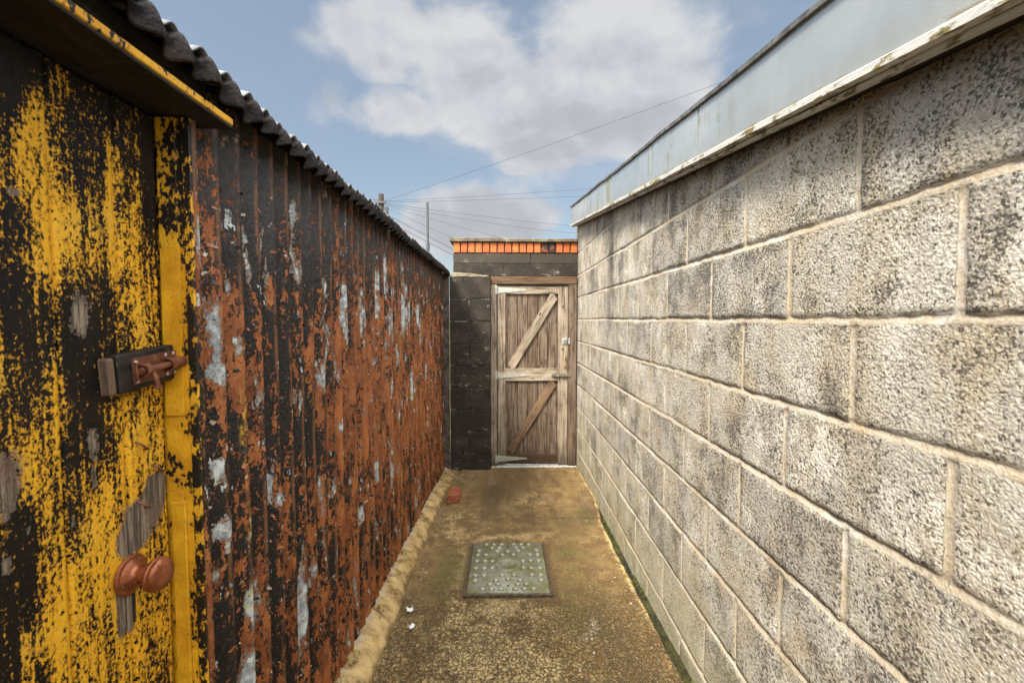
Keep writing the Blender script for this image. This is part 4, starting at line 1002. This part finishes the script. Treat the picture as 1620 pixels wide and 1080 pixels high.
def rough_solid(name, sx, sy, sz, mat, loc, rot, seed, amp=.004):
    bm = bmesh.new(); bmesh.ops.create_cube(bm, size=1)
    for v in bm.verts: v.co = Vector((v.co.x * sx, v.co.y * sy, v.co.z * sz))
    bmesh.ops.bevel(bm, geom=bm.edges[:], offset=min(sx, sy, sz) * .05, segments=1, affect='EDGES')
    bmesh.ops.subdivide_edges(bm, edges=bm.edges[:], cuts=4, use_grid_fill=True)
    rs = random.Random(seed)
    for v in bm.verts:
        f = float(fbm(np.array(v.co.x * 22 + v.co.z * 17), np.array(v.co.y * 22 - v.co.z * 13), 3, seed))
        v.co += v.co.normalized() * f * amp * 2
    me = bpy.data.meshes.new(name); bm.to_mesh(me); bm.free(); me.materials.append(mat)
    o = bpy.data.objects.new(name, me); COL.objects.link(o); o.location = loc; o.rotation_euler = rot
    me.polygons.foreach_set('use_smooth', [True] * len(me.polygons)); return o
bo = rough_solid('loose_brick', .102, .215, .074, M['lbrick'], (-.428, 3.70, float(ground_z(3.70)) + .038), (TILT, 0, R(1.5)), 101, .004)
tag(bo, 'single loose red brick lying flat on the path beside the cement fillet', 'brick')
for k, (x_, y_, sx, rz, lab) in enumerate(((-.462, 2.12, .030, 20, 'white paint flake lying farther along the path, beside the fillet'), (-.428, 1.99, .026, 70, 'white paint flake lying nearer the front of the path, beside the fillet'))):
    n_ = 9; A, B_ = np.meshgrid(np.linspace(-1, 1, n_), np.linspace(-1, 1, n_), indexing='ij')
    rr = 1 + fbm(A * 3 + k * 9, B_ * 3, 3, 110 + k) * .8
    Pz = .010 + .45 * sx * (A ** 2) * (.6 + .4 * B_) + fbm(A * 2, B_ * 2, 2, 112 + k) * .01
    Pp = np.stack([A * sx * .55 * rr * np.sqrt(1 - .5 * B_ ** 2), B_ * sx * .4 * rr * np.sqrt(1 - .5 * A ** 2), Pz], -1)
    fo = grid_mesh('paint_flake', Pp, M['flake']); fo.location = (x_, y_, float(ground_z(y_))); fo.rotation_euler = (0, 0, R(rz))
    md = fo.modifiers.new('thickness', 'SOLIDIFY'); md.thickness = .0012
    tag(fo, lab, 'paint flake')

# ------------------------------------------------------------------ beyond the wall: pole, post and cables
PT = Vector((-5.96, 22, 7.55))
po = thing('utility_pole', 'dark wooden utility pole with cables and a small box near its top', 'utility pole', (PT.x, PT.y, -.1))
def onp(o): return rel(o, po)
b = MB(); b.tube([(PT.x, PT.y, -.1), (PT.x, PT.y, 4), (PT.x, PT.y, PT.z)], [.17, .15, .125], 14); onp(smooth_by_angle(b.build('shaft', M['pole'], po), 50))
b = MB(); b.box(PT.x + .13, PT.x + .33, PT.y - .12, PT.y + .08, 6.55, 6.95, .02); onp(b.build('junction_box', M['post'], po))
b = MB(); b.box(PT.x - .28, PT.x + .28, PT.y - .19, PT.y - .13, 7.08, 7.18, .01); onp(b.build('bracket', M['post'], po))
b = MB()
b.tube([(-2.045, 12, -.1), (-2.043, 12, 3.55)], .038, 12); b.tube([(-2.043, 12, 3.45), (-2.046, 12, 4.62)], .031, 12); b.tube([(-2.043, 12, 3.40), (-2.043, 12, 3.56)], .046, 12)
tag(smooth_by_angle(b.build('metal_post', M['post']), 50), 'thin dark metal post standing behind the end wall, right of the utility pole', 'post')
def cable(a, c, sag, r, label):
    a, c = Vector(a), Vector(c); pts = []
    for i in range(33):
        t_ = i / 32; p = a.lerp(c, t_); p.z -= sag * 4 * t_ * (1 - t_); pts.append(p)
    b = MB(); b.tube(pts, r, 6)
    tag(smooth_by_angle(b.build('overhead_cable', M['wire']), 80), label, 'cable', 'overhead cables')
def spot(px, py, y):
    a, c = (px - 810) / 714, -(py - 540) / 714
    ya, p = math.atan(10 / 714), math.atan(34 / 714); cy_, sy_, cp, sp_ = math.cos(ya), math.sin(ya), math.cos(p), math.sin(p)
    d = (sy_ * cp + a * cy_ + c * sy_ * sp_, cy_ * cp - a * sy_ + c * cy_ * sp_, -sp_ + c * cp)
    k = y / d[1]; return Vector((d[0] * k, y, EYE + d[2] * k))
A_ = PT + Vector((.15, -.1, -.35))
cable(A_, spot(1290, 75, 13), .10, .0055, 'cable rising from the pole towards the upper right sky')
cable(A_, spot(990, 294, 26), .06, .006, 'upper of the two nearly level cables running right from the pole')
cable(A_ + Vector((0, 0, -.05)), spot(1000, 307, 26), .05, .006, 'lower of the two nearly level cables running right from the pole')
cable(A_ + Vector((0, 0, -.10)), spot(960, 362, 30), .10, .006, 'upper cable sloping down right across the lower cloud')
cable(A_ + Vector((0, 0, -.14)), spot(980, 374, 30), .25, .006, 'second cable sloping down right across the lower cloud')
cable(A_ + Vector((0, 0, -.16)), spot(830, 386, 16), .05, .006, 'cable dropping from the pole to the middle of the coping')
cable(A_ + Vector((-.05, 0, -.20)), spot(745, 388, 14), .05, .006, 'cable dropping from the pole to the left end of the coping')
cable(spot(560, 312, 16), spot(760, 416, 13), .02, .009, 'upper of two thick cables slanting down behind the thin metal post')
cable(spot(555, 319, 16), spot(750, 420, 13), .02, .009, 'lower of two thick cables slanting down behind the thin metal post')
cable(spot(470, 296, 23), A_ + Vector((-.2, 0, .03)), .05, .010, 'cable reaching the pole from the left over the shed roof')
